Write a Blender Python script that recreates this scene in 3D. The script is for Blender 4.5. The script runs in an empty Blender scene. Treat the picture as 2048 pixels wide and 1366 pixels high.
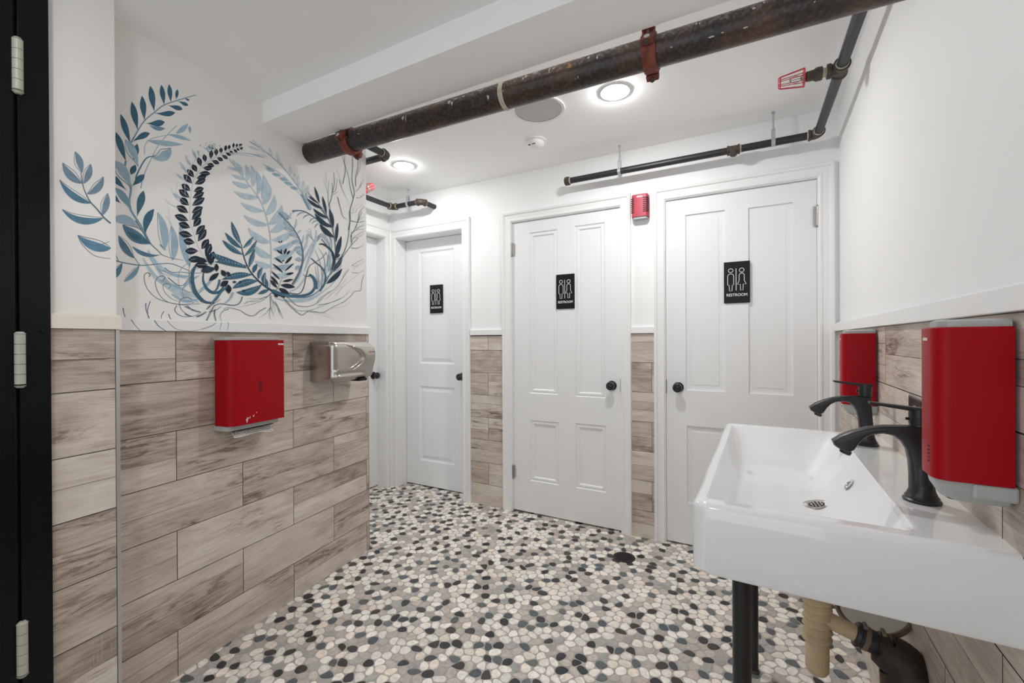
import bpy, bmesh, math, random
from mathutils import Vector, Matrix

random.seed(7)
sc = bpy.context.scene
COL = sc.collection
R = math.radians
V = Vector

# ------------------------------------------------------------------ camera
F_PX = 872.0
yaw, pit, rol = R(28.272), R(-0.1653), R(-0.2815)
FW = V((-math.sin(yaw)*math.cos(pit), math.cos(yaw)*math.cos(pit), math.sin(pit)))
_r = V((math.cos(yaw), math.sin(yaw), 0)); _u = _r.cross(FW)
RT = _r*math.cos(rol) + _u*math.sin(rol)
UP = _u*math.cos(rol) - _r*math.sin(rol)
CAM = V((0, 0, 1.2))
cd = bpy.data.cameras.new('camera'); cam = bpy.data.objects.new('camera', cd); COL.objects.link(cam)
m = Matrix((RT, UP, -FW)).transposed().to_4x4(); m.translation = CAM
cam.matrix_world = m
cd.sensor_width = 36; cd.sensor_fit = 'HORIZONTAL'; cd.lens = F_PX/2048*36; cd.clip_start = 0.02; cd.clip_end = 50
sc.camera = cam

# ------------------------------------------------------------------ world, exposure
w = bpy.data.worlds.new('world'); sc.world = w; w.use_nodes = True
w.node_tree.nodes['Background'].inputs[0].default_value = (0.9, 0.95, 1, 1)
w.node_tree.nodes['Background'].inputs[1].default_value = 0.8
sc.view_settings.view_transform = 'Standard'; sc.view_settings.look = 'None'
sc.view_settings.gamma = 1; sc.view_settings.use_curve_mapping = False
sc.view_settings.exposure = 0.93
sc.cycles.max_bounces = 14; sc.cycles.diffuse_bounces = 10; sc.cycles.glossy_bounces = 6
sc.cycles.use_denoising = True
sc.cycles.caustics_reflective = False; sc.cycles.caustics_refractive = False
LAMP = 240.0        # radiance of the recessed lamp in view over the sink side
LAMP_FAR = 150.0    # the weaker one over the recessed door
NEAR_FILL = 85.0   # fill lamps added out of view on the near ceiling

# ------------------------------------------------------------------ materials
def new_mat(name):
    m = bpy.data.materials.new(name); m.use_nodes = True
    return m, m.node_tree, m.node_tree.nodes['Principled BSDF']
def N(nt, t, **k):
    n = nt.nodes.new(t)
    for a, b in k.items():
        if a in ('operation', 'blend_type', 'data_type', 'attribute_name', 'noise_dimensions', 'feature', 'wave_type'): setattr(n, a, b)
    return n
def ramp(nt, stops):
    n = nt.nodes.new('ShaderNodeValToRGB'); e = n.color_ramp.elements
    while len(e) < len(stops): e.new(0.5)
    for i, (p, c) in enumerate(stops):
        e[i].position = p; e[i].color = (*c, 1) if len(c) == 3 else c
    return n
def mat(name, col, rough=0.5, metal=0.0, spec=0.5, bump=0.0, bscale=60, var=0.0, coat=0.0, tex='Object'):
    m, nt, b = new_mat(name)
    b.inputs['Base Color'].default_value = (*col, 1); b.inputs['Roughness'].default_value = rough
    b.inputs['Metallic'].default_value = metal; b.inputs['Specular IOR Level'].default_value = spec
    b.inputs['Coat Weight'].default_value = coat
    tc = nt.nodes.new('ShaderNodeTexCoord')
    no = nt.nodes.new('ShaderNodeTexNoise'); no.inputs['Scale'].default_value = bscale; no.inputs['Detail'].default_value = 4
    nt.links.new(tc.outputs[tex], no.inputs['Vector'])
    if bump:
        bp = nt.nodes.new('ShaderNodeBump'); bp.inputs['Strength'].default_value = bump; bp.inputs['Distance'].default_value = 0.002
        nt.links.new(no.outputs['Fac'], bp.inputs['Height']); nt.links.new(bp.outputs['Normal'], b.inputs['Normal'])
    if var:
        rp = ramp(nt, [(0.3, tuple(c*(1-var) for c in col)), (0.7, tuple(min(1, c*(1+var)) for c in col))])
        nt.links.new(no.outputs['Fac'], rp.inputs['Fac']); nt.links.new(rp.outputs['Color'], b.inputs['Base Color'])
    return m

M = {}
M['wall'] = mat('white wall paint', (0.85, 0.85, 0.85), 0.6, spec=0.3, bump=0.08, bscale=90)
M['wall_warm'] = mat('mural wall paint', (0.84, 0.83, 0.81), 0.6, spec=0.3, bump=0.08, bscale=90)
M['ceil'] = mat('ceiling paint', (0.92, 0.922, 0.922), 0.8, spec=0.2, bump=0.05, bscale=70)
M['trim'] = mat('trim paint', (0.82, 0.82, 0.82), 0.35, bump=0.05, bscale=40)
M['door'] = mat('door paint', (0.80, 0.805, 0.81), 0.38, bump=0.25, bscale=22)
M['cream_trim'] = mat('cream trim paint', (0.80, 0.76, 0.66), 0.4)
M['black_door'] = mat('black gloss paint', (0.004, 0.004, 0.005), 0.2, spec=0.2, bump=0.25, bscale=120)
M['hinge_paint'] = mat('painted hinge', (0.42, 0.42, 0.36), 0.4, bump=0.3, bscale=80)
M['steel'] = mat('brushed steel', (0.48, 0.455, 0.425), 0.28, 1.0)
M['strip'] = mat('tile edge metal', (0.62, 0.61, 0.59), 0.4, 0.9)
M['chrome'] = mat('chrome', (0.7, 0.7, 0.7), 0.12, 1.0)
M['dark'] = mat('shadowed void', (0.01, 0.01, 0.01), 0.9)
M['knob'] = mat('black knob', (0.012, 0.012, 0.014), 0.15, spec=0.6)
M['matte_black'] = mat('matte black metal', (0.012, 0.012, 0.014), 0.38, spec=0.5, bump=0.05, bscale=300)
M['sign'] = mat('black sign plastic', (0.008, 0.008, 0.010), 0.4, spec=0.25)
M['white_print'] = mat('white print', (0.85, 0.85, 0.85), 0.5)
M['red'] = mat('red plastic', (0.33, 0.0, 0.006), 0.45, spec=0.18)
M['red_soft'] = mat('red vented plastic', (0.42, 0.035, 0.065), 0.45)
M['grey_plastic'] = mat('grey plastic', (0.40, 0.42, 0.41), 0.4)
M['paper'] = mat('paper towel', (0.72, 0.71, 0.68), 0.9)
M['ceramic'] = mat('white ceramic', (0.80, 0.81, 0.82), 0.06, spec=0.6, coat=0.4)
M['leg'] = mat('black leg paint', (0.01, 0.01, 0.011), 0.3)
M['cream_plastic'] = mat('cream plastic', (0.55, 0.43, 0.27), 0.45, var=0.15, bscale=14)
M['castiron'] = mat('dark cast iron', (0.028, 0.017, 0.012), 0.6, bump=0.6, bscale=60, var=0.5)
M['tape'] = mat('worn brown band', (0.16, 0.12, 0.09), 0.6, var=0.3, bscale=40)
M['pipe_black'] = mat('black steel pipe', (0.018, 0.019, 0.022), 0.42, bump=0.2, bscale=80, var=0.3)
M['fitting'] = mat('iron fitting', (0.06, 0.045, 0.035), 0.55, bump=0.3, bscale=60, var=0.4)
M['dope'] = mat('pipe sealant', (0.50, 0.46, 0.36), 0.7, var=0.2, bscale=100)
M['galv'] = mat('galvanized metal', (0.50, 0.52, 0.54), 0.4, 0.6)
M['redwire'] = mat('red wire', (0.55, 0.02, 0.03), 0.4)
M['coupling'] = mat('red oxide iron', (0.17, 0.036, 0.022), 0.6, bump=0.4, bscale=60, var=0.35)
M['plastic_white'] = mat('white plastic', (0.80, 0.80, 0.79), 0.4)
M['grille'] = mat('grey grille', (0.50, 0.50, 0.50), 0.7, bump=0.2, bscale=400)
M['drain'] = mat('dark drain metal', (0.05, 0.04, 0.04), 0.5, 0.7)
M['logo_red'] = mat('red print', (0.6, 0.08, 0.04), 0.5)
M['glass_bulb'] = mat('sprinkler frame', (0.45, 0.42, 0.38), 0.3, 0.8)

def pipe_mat():
    m, nt, b = new_mat('old cast iron pipe')
    tc = nt.nodes.new('ShaderNodeTexCoord')
    n1 = nt.nodes.new('ShaderNodeTexNoise'); n1.inputs['Scale'].default_value = 7; n1.inputs['Detail'].default_value = 6
    n1.inputs['Roughness'].default_value = 0.65
    n2 = nt.nodes.new('ShaderNodeTexNoise'); n2.inputs['Scale'].default_value = 26; n2.inputs['Detail'].default_value = 3
    n3 = nt.nodes.new('ShaderNodeTexNoise'); n3.inputs['Scale'].default_value = 90; n3.inputs['Detail'].default_value = 5
    for n in (n1, n2, n3): nt.links.new(tc.outputs['Object'], n.inputs['Vector'])
    base = ramp(nt, [(0.32, (0.007, 0.007, 0.008)), (0.50, (0.024, 0.014, 0.011)), (0.66, (0.075, 0.032, 0.018))])
    nt.links.new(n1.outputs['Fac'], base.inputs['Fac'])
    fl = ramp(nt, [(0.73, (0, 0, 0)), (0.75, (1, 1, 1))]); nt.links.new(n2.outputs['Fac'], fl.inputs['Fac'])
    mx = nt.nodes.new('ShaderNodeMix'); mx.data_type = 'RGBA'
    nt.links.new(fl.outputs['Color'], mx.inputs[0]); nt.links.new(base.outputs['Color'], mx.inputs[6]); mx.inputs[7].default_value = (0.5, 0.47, 0.43, 1)
    d = ramp(nt, [(0.46, (0, 0, 0)), (0.70, (0.45, 0.45, 0.45))]); nt.links.new(n3.outputs['Fac'], d.inputs['Fac'])
    # dust lies on the upper side of the pipe
    g = nt.nodes.new('ShaderNodeNewGeometry'); sx = nt.nodes.new('ShaderNodeSeparateXYZ'); nt.links.new(g.outputs['Normal'], sx.inputs[0])
    mr = nt.nodes.new('ShaderNodeMapRange'); mr.inputs[1].default_value = 0.0; mr.inputs[2].default_value = 0.9; mr.inputs[3].default_value = 0.25; mr.inputs[4].default_value = 2.2
    nt.links.new(sx.outputs['Z'], mr.inputs[0])
    mu = nt.nodes.new('ShaderNodeMath'); mu.operation = 'MULTIPLY'; nt.links.new(d.outputs['Color'], mu.inputs[0]); nt.links.new(mr.outputs[0], mu.inputs[1]); mu.use_clamp = True
    mx2 = nt.nodes.new('ShaderNodeMix'); mx2.data_type = 'RGBA'
    nt.links.new(mu.outputs[0], mx2.inputs[0]); nt.links.new(mx.outputs[2], mx2.inputs[6]); mx2.inputs[7].default_value = (0.36, 0.31, 0.27, 1)
    nt.links.new(mx2.outputs[2], b.inputs['Base Color']); b.inputs['Roughness'].default_value = 0.38
    bp = nt.nodes.new('ShaderNodeBump'); bp.inputs['Strength'].default_value = 0.4; bp.inputs['Distance'].default_value = 0.003
    nt.links.new(n3.outputs['Fac'], bp.inputs['Height']); nt.links.new(bp.outputs['Normal'], b.inputs['Normal'])
    return m
M['oldpipe'] = pipe_mat()

def attr_mat(name, rough, bump=0.0, bscale=50, spec=0.5, var=0.1):
    m, nt, b = new_mat(name)
    a = nt.nodes.new('ShaderNodeAttribute'); a.attribute_name = 'pcol'
    tc = nt.nodes.new('ShaderNodeTexCoord')
    no = nt.nodes.new('ShaderNodeTexNoise'); no.inputs['Scale'].default_value = bscale; no.inputs['Detail'].default_value = 5
    nt.links.new(tc.outputs['Object'], no.inputs['Vector'])
    rp = ramp(nt, [(0.3, (1-var,)*3), (0.7, (1+var,)*3)]); nt.links.new(no.outputs['Fac'], rp.inputs['Fac'])
    mx = nt.nodes.new('ShaderNodeMix'); mx.data_type = 'RGBA'; mx.blend_type = 'MULTIPLY'; mx.inputs[0].default_value = 1
    nt.links.new(a.outputs['Color'], mx.inputs[6]); nt.links.new(rp.outputs['Color'], mx.inputs[7])
    nt.links.new(mx.outputs[2], b.inputs['Base Color'])
    b.inputs['Roughness'].default_value = rough; b.inputs['Specular IOR Level'].default_value = spec
    return m
M['pebble'] = attr_mat('pebble mosaic', 0.42, bscale=60, var=0.16)
M['paint'] = attr_mat('mural paint', 0.65, bscale=40, spec=0.2, var=0.12)
M['grout'] = mat('floor grout', (0.42, 0.39, 0.36), 0.8, var=0.12, bscale=20, bump=0.2)
M['tilegrout'] = mat('tile grout', (0.07, 0.055, 0.045), 0.8)

def wood_mat(name, lift=1.0, tint=(1, 1, 1)):
    m, nt, b = new_mat(name)
    L = nt.links.new
    uv = nt.nodes.new('ShaderNodeUVMap'); uv.uv_map = 'UVMap'
    at = nt.nodes.new('ShaderNodeAttribute'); at.attribute_name = 'pcol'
    sep = nt.nodes.new('ShaderNodeSeparateColor'); L(at.outputs['Color'], sep.inputs[0])
    def mp(sx, sy):
        q = nt.nodes.new('ShaderNodeMapping'); q.inputs['Scale'].default_value = (sx, sy, 1); L(uv.outputs[0], q.inputs[0]); return q
    wv = nt.nodes.new('ShaderNodeTexNoise'); wv.inputs['Scale'].default_value = 1; wv.inputs['Detail'].default_value = 2; L(mp(5, 9).outputs[0], wv.inputs[0])
    def noise(sx, sy, det, dist=0.0, rough=0.6):
        n = nt.nodes.new('ShaderNodeTexNoise'); n.inputs['Scale'].default_value = 1; n.inputs['Detail'].default_value = det
        n.inputs['Distortion'].default_value = dist; n.inputs['Roughness'].default_value = rough
        L(mp(sx, sy).outputs[0], n.inputs[0]); return n
    grain = noise(14, 420, 8, 0.2, 0.82)
    streak = noise(4.0, 95, 7, 0.5, 0.76)
    patch = noise(3.4, 11.0, 4, 0.9)
    knots = noise(4.5, 30, 6, 2.2, 0.7)
    kmask = noise(3.0, 7.0, 2, 0.2)
    saw = noise(230, 7, 2, 0.0)
    sawmask = noise(8, 16, 2)
    def mth(op, a, c, clamp=False):
        n = nt.nodes.new('ShaderNodeMath'); n.operation = op; n.use_clamp = clamp
        for i, x in enumerate((a, c)):
            if isinstance(x, (int, float)): n.inputs[i].default_value = x
            else: L(x, n.inputs[i])
        return n.outputs[0]
    s = mth('MULTIPLY', streak.outputs['Fac'], 0.50)
    s = mth('ADD', s, mth('MULTIPLY', grain.outputs['Fac'], 0.55))
    s = mth('ADD', s, mth('MULTIPLY', patch.outputs['Fac'], 0.62))
    s = mth('ADD', s, mth('MULTIPLY', sep.outputs['Red'], 0.22))
    s = mth('MULTIPLY', s, 0.54, True)
    km = ramp(nt, [(0.54, (0, 0, 0)), (0.66, (1, 1, 1))]); L(kmask.outputs['Fac'], km.inputs['Fac'])
    kn = ramp(nt, [(0.40, (1, 1, 1)), (0.52, (0, 0, 0))]); L(knots.outputs['Fac'], kn.inputs['Fac'])
    s = mth('SUBTRACT', s, mth('MULTIPLY', mth('MULTIPLY', km.outputs['Color'], kn.outputs['Color']), 0.14), True)
    r = ramp(nt, [(0.26, (0.09, 0.070, 0.056)), (0.38, (0.25, 0.205, 0.170)), (0.455, (0.44, 0.375, 0.325)), (0.53, (0.60, 0.54, 0.480)), (0.63, (0.74, 0.69, 0.63))])
    L(s, r.inputs['Fac'])
    sm = ramp(nt, [(0.56, (0, 0, 0)), (0.64, (1, 1, 1))]); L(sawmask.outputs['Fac'], sm.inputs['Fac'])
    sw = ramp(nt, [(0.5, (0, 0, 0)), (0.6, (1, 1, 1))]); L(saw.outputs['Fac'], sw.inputs['Fac'])
    k = mth('MULTIPLY', mth('MULTIPLY', sm.outputs['Color'], sw.outputs['Color']), 0.35)
    mx = nt.nodes.new('ShaderNodeMix'); mx.data_type = 'RGBA'; L(k, mx.inputs[0]); L(r.outputs['Color'], mx.inputs[6]); mx.inputs[7].default_value = (0.55, 0.50, 0.45, 1)
    mt = nt.nodes.new('ShaderNodeMix'); mt.data_type = 'RGBA'; mt.blend_type = 'MULTIPLY'; mt.inputs[0].default_value = 1
    L(mx.outputs[2], mt.inputs[6]); mt.inputs[7].default_value = (*[lift*t for t in tint], 1)
    L(mt.outputs[2], b.inputs['Base Color'])
    b.inputs['Roughness'].default_value = 0.45; b.inputs['Specular IOR Level'].default_value = 0.35
    bp = nt.nodes.new('ShaderNodeBump'); bp.inputs['Strength'].default_value = 0.25; bp.inputs['Distance'].default_value = 0.001
    L(grain.outputs['Fac'], bp.inputs['Height']); L(bp.outputs['Normal'], b.inputs['Normal'])
    return m
M['wood'] = wood_mat('wood look porcelain tile', 1.0, (1.0, 0.97, 0.95))
M['wood_pale'] = wood_mat('pale wood look tile', 1.35, (1.0, 0.97, 0.95))

def emit_mat(name, s, col=(1, 1, 1)):
    m, nt, b = new_mat(name)
    b.inputs['Base Color'].default_value = (1, 1, 1, 1)
    b.inputs['Emission Color'].default_value = (*col, 1); b.inputs['Emission Strength'].default_value = s
    return m
M['lamp'] = emit_mat('lamp lens', LAMP, (1.0, 0.99, 0.975))
M['lamp_far'] = emit_mat('far lamp lens', LAMP_FAR, (1.0, 0.99, 0.975))
M['fill_near'] = emit_mat('near fill lens', NEAR_FILL, (1.0, 0.99, 0.975))

# ------------------------------------------------------------------ mesh helpers
ORG = {}
class MB:
    def __init__(s): s.v = []; s.f = []; s.c = []; s.uv = []
    def vert(s, p): s.v.append(V(p)); return len(s.v)-1
    def face(s, idx, c=None, uv=None): s.f.append(list(idx)); s.c.append(c); s.uv.append(uv)
    def quad(s, pts, c=None, uv=None): s.face([s.vert(p) for p in pts], c, uv); return s
    def box(s, a, b, fr=None):
        x0, y0, z0 = a; x1, y1, z1 = b
        P = [(x0,y0,z0),(x1,y0,z0),(x1,y1,z0),(x0,y1,z0),(x0,y0,z1),(x1,y0,z1),(x1,y1,z1),(x0,y1,z1)]
        if fr: P = [fr(*p) for p in P]
        i = [s.vert(p) for p in P]
        for q in ((0,3,2,1),(4,5,6,7),(0,1,5,4),(1,2,6,5),(2,3,7,6),(3,0,4,7)): s.face([i[k] for k in q])
        return s
    def rings(s, rs, close=True, cap0=True, cap1=True):
        idx = [[s.vert(p) for p in r] for r in rs]; n = len(rs[0])
        for a, b in zip(idx, idx[1:]):
            for k in range(n if close else n-1): s.face([a[k], a[(k+1) % n], b[(k+1) % n], b[k]])
        if cap0: s.face(idx[0][::-1])
        if cap1: s.face(idx[-1])
        return s
    def tube(s, path, rad, seg=16, caps=True):
        path = [V(p) for p in path]
        if isinstance(rad, (int, float)): rad = [rad]*len(path)
        rs = []; ref = None
        for i, p in enumerate(path):
            t = (path[min(i+1, len(path)-1)] - path[max(i-1, 0)]).normalized()
            if ref is None:
                ref = V((0, 0, 1)) if abs(t.z) < 0.9 else V((1, 0, 0))
            u = (ref - t*ref.dot(t)).normalized(); ref = u; w = t.cross(u)
            rs.append([p + (u*math.cos(2*math.pi*k/seg) + w*math.sin(2*math.pi*k/seg))*rad[i] for k in range(seg)])
        return s.rings(rs, True, caps, caps)
    def cyl(s, a, b, r, seg=20, r2=None): return s.tube([a, b], [r, r if r2 is None else r2], seg)
    def lathe(s, prof, c, ax=(0, 0, 1), seg=28, caps=True):
        ax = V(ax).normalized(); ref = V((0, 0, 1)) if abs(ax.z) < 0.9 else V((1, 0, 0))
        u = (ref - ax*ref.dot(ax)).normalized(); w = ax.cross(u); c = V(c)
        rs = [[c + ax*h + (u*math.cos(2*math.pi*k/seg) + w*math.sin(2*math.pi*k/seg))*max(r, 1e-5) for k in range(seg)] for r, h in prof]
        return s.rings(rs, True, caps, caps)
    def prism(s, poly, fr, t0, t1):
        # poly of (a,b), fr(a,t,b) -> point
        return s.rings([[fr(a, t0, b) for a, b in poly], [fr(a, t1, b) for a, b in poly]])
    def build(s, name, m, parent=None, smooth=False, bevel=0.0, bseg=2, angle=35, fix=True):
        me = bpy.data.meshes.new(name); o = bpy.data.objects.new(name, me); COL.objects.link(o)
        org = V((0, 0, 0))
        if parent is not None:
            org = ORG.get(parent.name, V((0, 0, 0))); o.parent = parent
        elif name in THING_AT: org = V(THING_AT[name]); o.location = org
        ORG[o.name] = org
        me.from_pydata([tuple(p-org) for p in s.v], [], s.f)
        if any(c is not None for c in s.c):
            at = me.attributes.new('pcol', 'FLOAT_COLOR', 'FACE')
            flat = []
            for c in s.c: flat += list(c)[:3] + [1.0] if c is not None else [0.5, 0.5, 0.5, 1.0]
            at.data.foreach_set('color', flat)
        if any(u is not None for u in s.uv):
            ul = me.uv_layers.new(name='UVMap'); li = 0
            for f, u in zip(s.f, s.uv):
                for k in range(len(f)):
                    ul.data[li].uv = u[k] if u else (0, 0); li += 1
        if fix or bevel:
            bm = bmesh.new(); bm.from_mesh(me)
            if fix: bmesh.ops.recalc_face_normals(bm, faces=bm.faces)
            if bevel:
                bmesh.ops.remove_doubles(bm, verts=bm.verts, dist=1e-6)
                es = [e for e in bm.edges if len(e.link_faces) == 2 and e.calc_face_angle(0) > R(angle)]
                bmesh.ops.bevel(bm, geom=es, offset=bevel, segments=bseg, profile=0.5, affect='EDGES', clamp_overlap=True)
            bm.to_mesh(me); bm.free()
        if smooth:
            for p in me.polygons: p.use_smooth = True
            try: me.set_sharp_from_angle(angle=R(40))
            except Exception: pass
        me.materials.append(m)
        return o
THING_AT = {}
def thing(name, label, cat, loc, group=None):
    o = bpy.data.objects.new(name, None); COL.objects.link(o); o.location = loc; o.empty_display_size = 0.05
    ORG[o.name] = V(loc); o['label'] = label; o['category'] = cat
    if group: o['group'] = group
    return o
def tag(o, label, cat, group=None):
    o['label'] = label; o['category'] = cat
    if group: o['group'] = group
    return o
def struct(o): o['kind'] = 'structure'; return o
def copy_tree(o, parent=None):
    c = o.copy(); COL.objects.link(c); c.parent = parent
    for ch in list(o.children): copy_tree(ch, c)
    return c

# ------------------------------------------------------------------ wall frames
LA, RA = R(-6.817), R(1.6365)
LC = V((-1.918, 1.815, 0)); LD = V((math.sin(LA), math.cos(LA), 0)); LN = V((math.cos(LA), -math.sin(LA), 0))
RC = V((0.402, 2.70, 0)); RD = V((math.sin(RA), math.cos(RA), 0)); RN = V((-math.cos(RA), math.sin(RA), 0))
def LW(s, off, z): p = LC + LD*s + LN*off; return V((p.x, p.y, z))
def RW(y, off, z): p = RC + RD*((y-2.70)/RD.y) + RN*off; return V((p.x, p.y, z))
BY = 2.70                      # back wall plane
def BW(x, off, z): return V((x, BY-off, z))
ZC, ZN, ZB = 2.36, 2.235, 2.145   # far ceiling, near ceiling, beam underside
TR0, TR1 = 1.238, 1.276        # chair rail

# ------------------------------------------------------------------ floor
def pebble_floor():
    fl = MB(); fl.quad([(-3.2,-1.9,-0.02),(0.9,-1.9,-0.02),(0.9,3.1,-0.02),(-3.2,3.1,-0.02)])
    base = MB().box((-3.0,-1.8,-0.03),(0.7,2.98,0.0)).build('floor', M['grout']); struct(base)
    rnd = random.Random(3)
    a = 0.0425; st = 1.0; ang = R(25); ca, sa = math.cos(ang), math.sin(ang)
    def tow(u, v): return (u*st*ca - v/st**0.5*sa, u*st*sa + v/st**0.5*ca)
    pts = {}
    cells = {}
    n = 130
    for i in range(-n, n):
        for j in range(-n, n):
            u = (i + (0.5 if j % 2 else 0))*a; v = j*a*0.87
            u += rnd.uniform(-.36, .36)*a; v += rnd.uniform(-.36, .36)*a
            x, y = tow(u, v); x -= 1.1; y += 1.2
            if not (-2.80 < x < 0.46 and -0.15 < y < 2.83): continue
            if x < -2.02 and y < 1.70: continue
            pts[(i, j)] = (x, y, rnd.uniform(0, math.pi), rnd.uniform(1.25, 2.1))
    # light relaxation
    mb = MB()
    for _ in range(1):
        new = {}
        for (i, j), (x, y, t, s) in pts.items():
            fx = fy = 0
            for di in (-2, -1, 0, 1, 2):
                for dj in (-2, -1, 0, 1, 2):
                    if di == dj == 0: continue
                    q = pts.get((i+di, j+dj))
                    if not q: continue
                    dx, dy = x-q[0], y-q[1]; d = math.hypot(dx, dy) + 1e-6
                    if d < a*1.15: k = (a*1.15-d)*0.38/d; fx += dx*k; fy += dy*k
            new[(i, j)] = (x+fx, y+fy, t, s)
        pts = new
    pal = {'cream': [(0.84,0.79,0.71),(0.88,0.84,0.77),(0.80,0.77,0.71),(0.82,0.73,0.64)],
           'taupe': [(0.46,0.42,0.385),(0.54,0.49,0.44),(0.40,0.39,0.375),(0.52,0.45,0.40)],
           'dark': [(0.030,0.035,0.038),(0.05,0.055,0.06),(0.042,0.038,0.036),(0.022,0.025,0.03)],
           'slate': [(0.10,0.12,0.125),(0.13,0.15,0.15),(0.085,0.105,0.12)]}
    kinds = {}
    for key, (x, y, th, sp) in pts.items():
        i, j = key
        near_dark = sum(1 for di in (-1, 0, 1) for dj in (-1, 0, 1) if kinds.get((i+di, j+dj)) in ('dark', 'slate'))
        r = rnd.random()
        if near_dark == 0: kd = 'dark' if r < 0.36 else 'slate' if r < 0.53 else 'cream' if r < 0.88 else 'taupe'
        elif near_dark == 1: kd = 'dark' if r < 0.08 else 'slate' if r < 0.15 else 'cream' if r < 0.68 else 'taupe'
        else: kd = 'cream' if r < 0.62 else 'taupe'
        kinds[key] = kd
        def rad(px, py, pth, psp, dx, dy):
            al = math.atan2(dy, dx) - pth
            return 1/math.sqrt((math.cos(al)/psp**.5)**2 + (math.sin(al)*psp**.5)**2)
        poly = [(x-.07, y-.07), (x+.07, y-.07), (x+.07, y+.07), (x-.07, y+.07)]
        for di in range(-3, 4):
            for dj in range(-3, 4):
                if di == dj == 0: continue
                q = pts.get((i+di, j+dj))
                if not q: continue
                dx, dy = q[0]-x, q[1]-y; d = math.hypot(dx, dy)
                if d > a*2.6: continue
                ri, rj = rad(x, y, th, sp, dx, dy), rad(*q, -dx, -dy)
                nx, ny = dx/d, dy/d; lim = d*ri/(ri+rj) - 0.0012
                out = []
                for k in range(len(poly)):
                    p, e = poly[k], poly[(k+1) % len(poly)]
                    dp = (p[0]-x)*nx+(p[1]-y)*ny-lim; de = (e[0]-x)*nx+(e[1]-y)*ny-lim
                    if dp <= 0: out.append(p)
                    if (dp < 0) != (de < 0):
                        t = dp/(dp-de); out.append((p[0]+(e[0]-p[0])*t, p[1]+(e[1]-p[1])*t))
                poly = out
                if len(poly) < 3: break
            if len(poly) < 3: break
        if len(poly) < 3: continue
        for _ in range(2):
            o2 = []
            for k in range(len(poly)):
                p, e = poly[k], poly[(k+1) % len(poly)]
                o2 += [(p[0]*.75+e[0]*.25, p[1]*.75+e[1]*.25), (p[0]*.25+e[0]*.75, p[1]*.25+e[1]*.75)]
            poly = o2
        q2 = []
        for p in poly:
            dx, dy = p[0]-x, p[1]-y; d = math.hypot(dx, dy) or 1e-6
            R0 = rad(x, y, th, sp, dx, dy)*a*.65
            if d > R0: dx *= R0/d*(1+.12*(d-R0)/R0); dy *= R0/d*(1+.12*(d-R0)/R0)
            q2.append((x+dx, y+dy))
        poly = q2
        cx = sum(p[0] for p in poly)/len(poly); cy = sum(p[1] for p in poly)/len(poly)
        c = rnd.choice(pal[kd]); g = rnd.uniform(.9, 1.1); c = tuple(min(1, q*g) for q in c)
        o = [mb.vert((p[0], p[1], -0.001)) for p in poly]
        t_ = [mb.vert((cx+(p[0]-cx)*.93, cy+(p[1]-cy)*.93, 0.0014)) for p in poly]
        L_ = len(poly)
        for k in range(L_): mb.face([o[k], o[(k+1) % L_], t_[(k+1) % L_], t_[k]], c)
        mb.face(t_, c)
    pb = mb.build('pebble_mosaic', M['pebble'], base, smooth=True, fix=False)
    return base
FLOOR = pebble_floor()

# ------------------------------------------------------------------ planks
def planks(mb, gm, P, u0, u1, z1, joints, rows, seed=1, split=None, off=0.0):
    # rows: list of z boundaries from top to bottom ; joints: (offset A, offset B, pitch)
    rnd = random.Random(seed)
    gm.quad([P(u0, off-0.0016, rows[-1]), P(u1, off-0.0016, rows[-1]), P(u1, off-0.0016, z1), P(u0, off-0.0016, z1)])
    for r in range(len(rows)-1):
        zt, zb = min(rows[r], z1), rows[r+1]
        if zt <= zb: continue
        base = joints[r % 2]; pitch = joints[2]
        k0 = math.floor((u0-base)/pitch)
        for k in range(k0, k0+40):
            a = base + k*pitch; b = a + pitch
            a, b = max(a, u0), min(b, u1)
            if b-a < 0.004: 
                if a >= u1: break
                continue
            nb = rnd.choice([1, 2, 2, 2, 3])
            cuts = [zt]; 
            for q in range(1, nb): cuts.append(zt - (zt-zb)*(q/nb + rnd.uniform(-.06, .06)))
            cuts.append(zb); so = rnd.uniform(0, 50)
            for c in range(nb):
                t, bt = cuts[c], cuts[c+1]
                gt = 0.0013 if c == 0 else 0.00055; gb = 0.0013 if c == nb-1 else 0.00055
                tone = rnd.random(); ou, ov = rnd.uniform(0, 50), rnd.uniform(0, 50)
                g = 0.0012
                A, B, T, Bo = a+g, b-g, t-gt, bt+gb
                mb.quad([P(A, off, Bo), P(B, off, Bo), P(B, off, T), P(A, off, T)], (tone, so % 1, 0), [(A+ou, Bo+ov), (B+ou, Bo+ov), (B+ou, T+ov), (A+ou, T+ov)])
ROWS = [1.238, 1.061, 0.882, 0.704, 0.524, 0.348, 0.166, 0.0]

# ------------------------------------------------------------------ left wall with mural
wl = MB()
wl.box((-3.2, -0.13, 0), (0.0, -0.006, ZC+.02), lambda s, o, z: LW(s, o, z))
wall_left = struct(wl.build('wall_left', M['wall_warm']))
tb, gb = MB(), MB()
planks(tb, gb, LW, -1.30, 0.004, TR0, (-1.020+.001, -0.768, 0.5015), ROWS, 11)
tb.build('wood_look_tiles', M['wood'], wall_left, fix=False)
gb.build('tile_grout', M['tilegrout'], wall_left, fix=False)
MB().box((0.0035, -0.0058, 0.0), (0.0065, 0.001, TR0), LW).build('corner_bead', M['strip'], wall_left)
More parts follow.
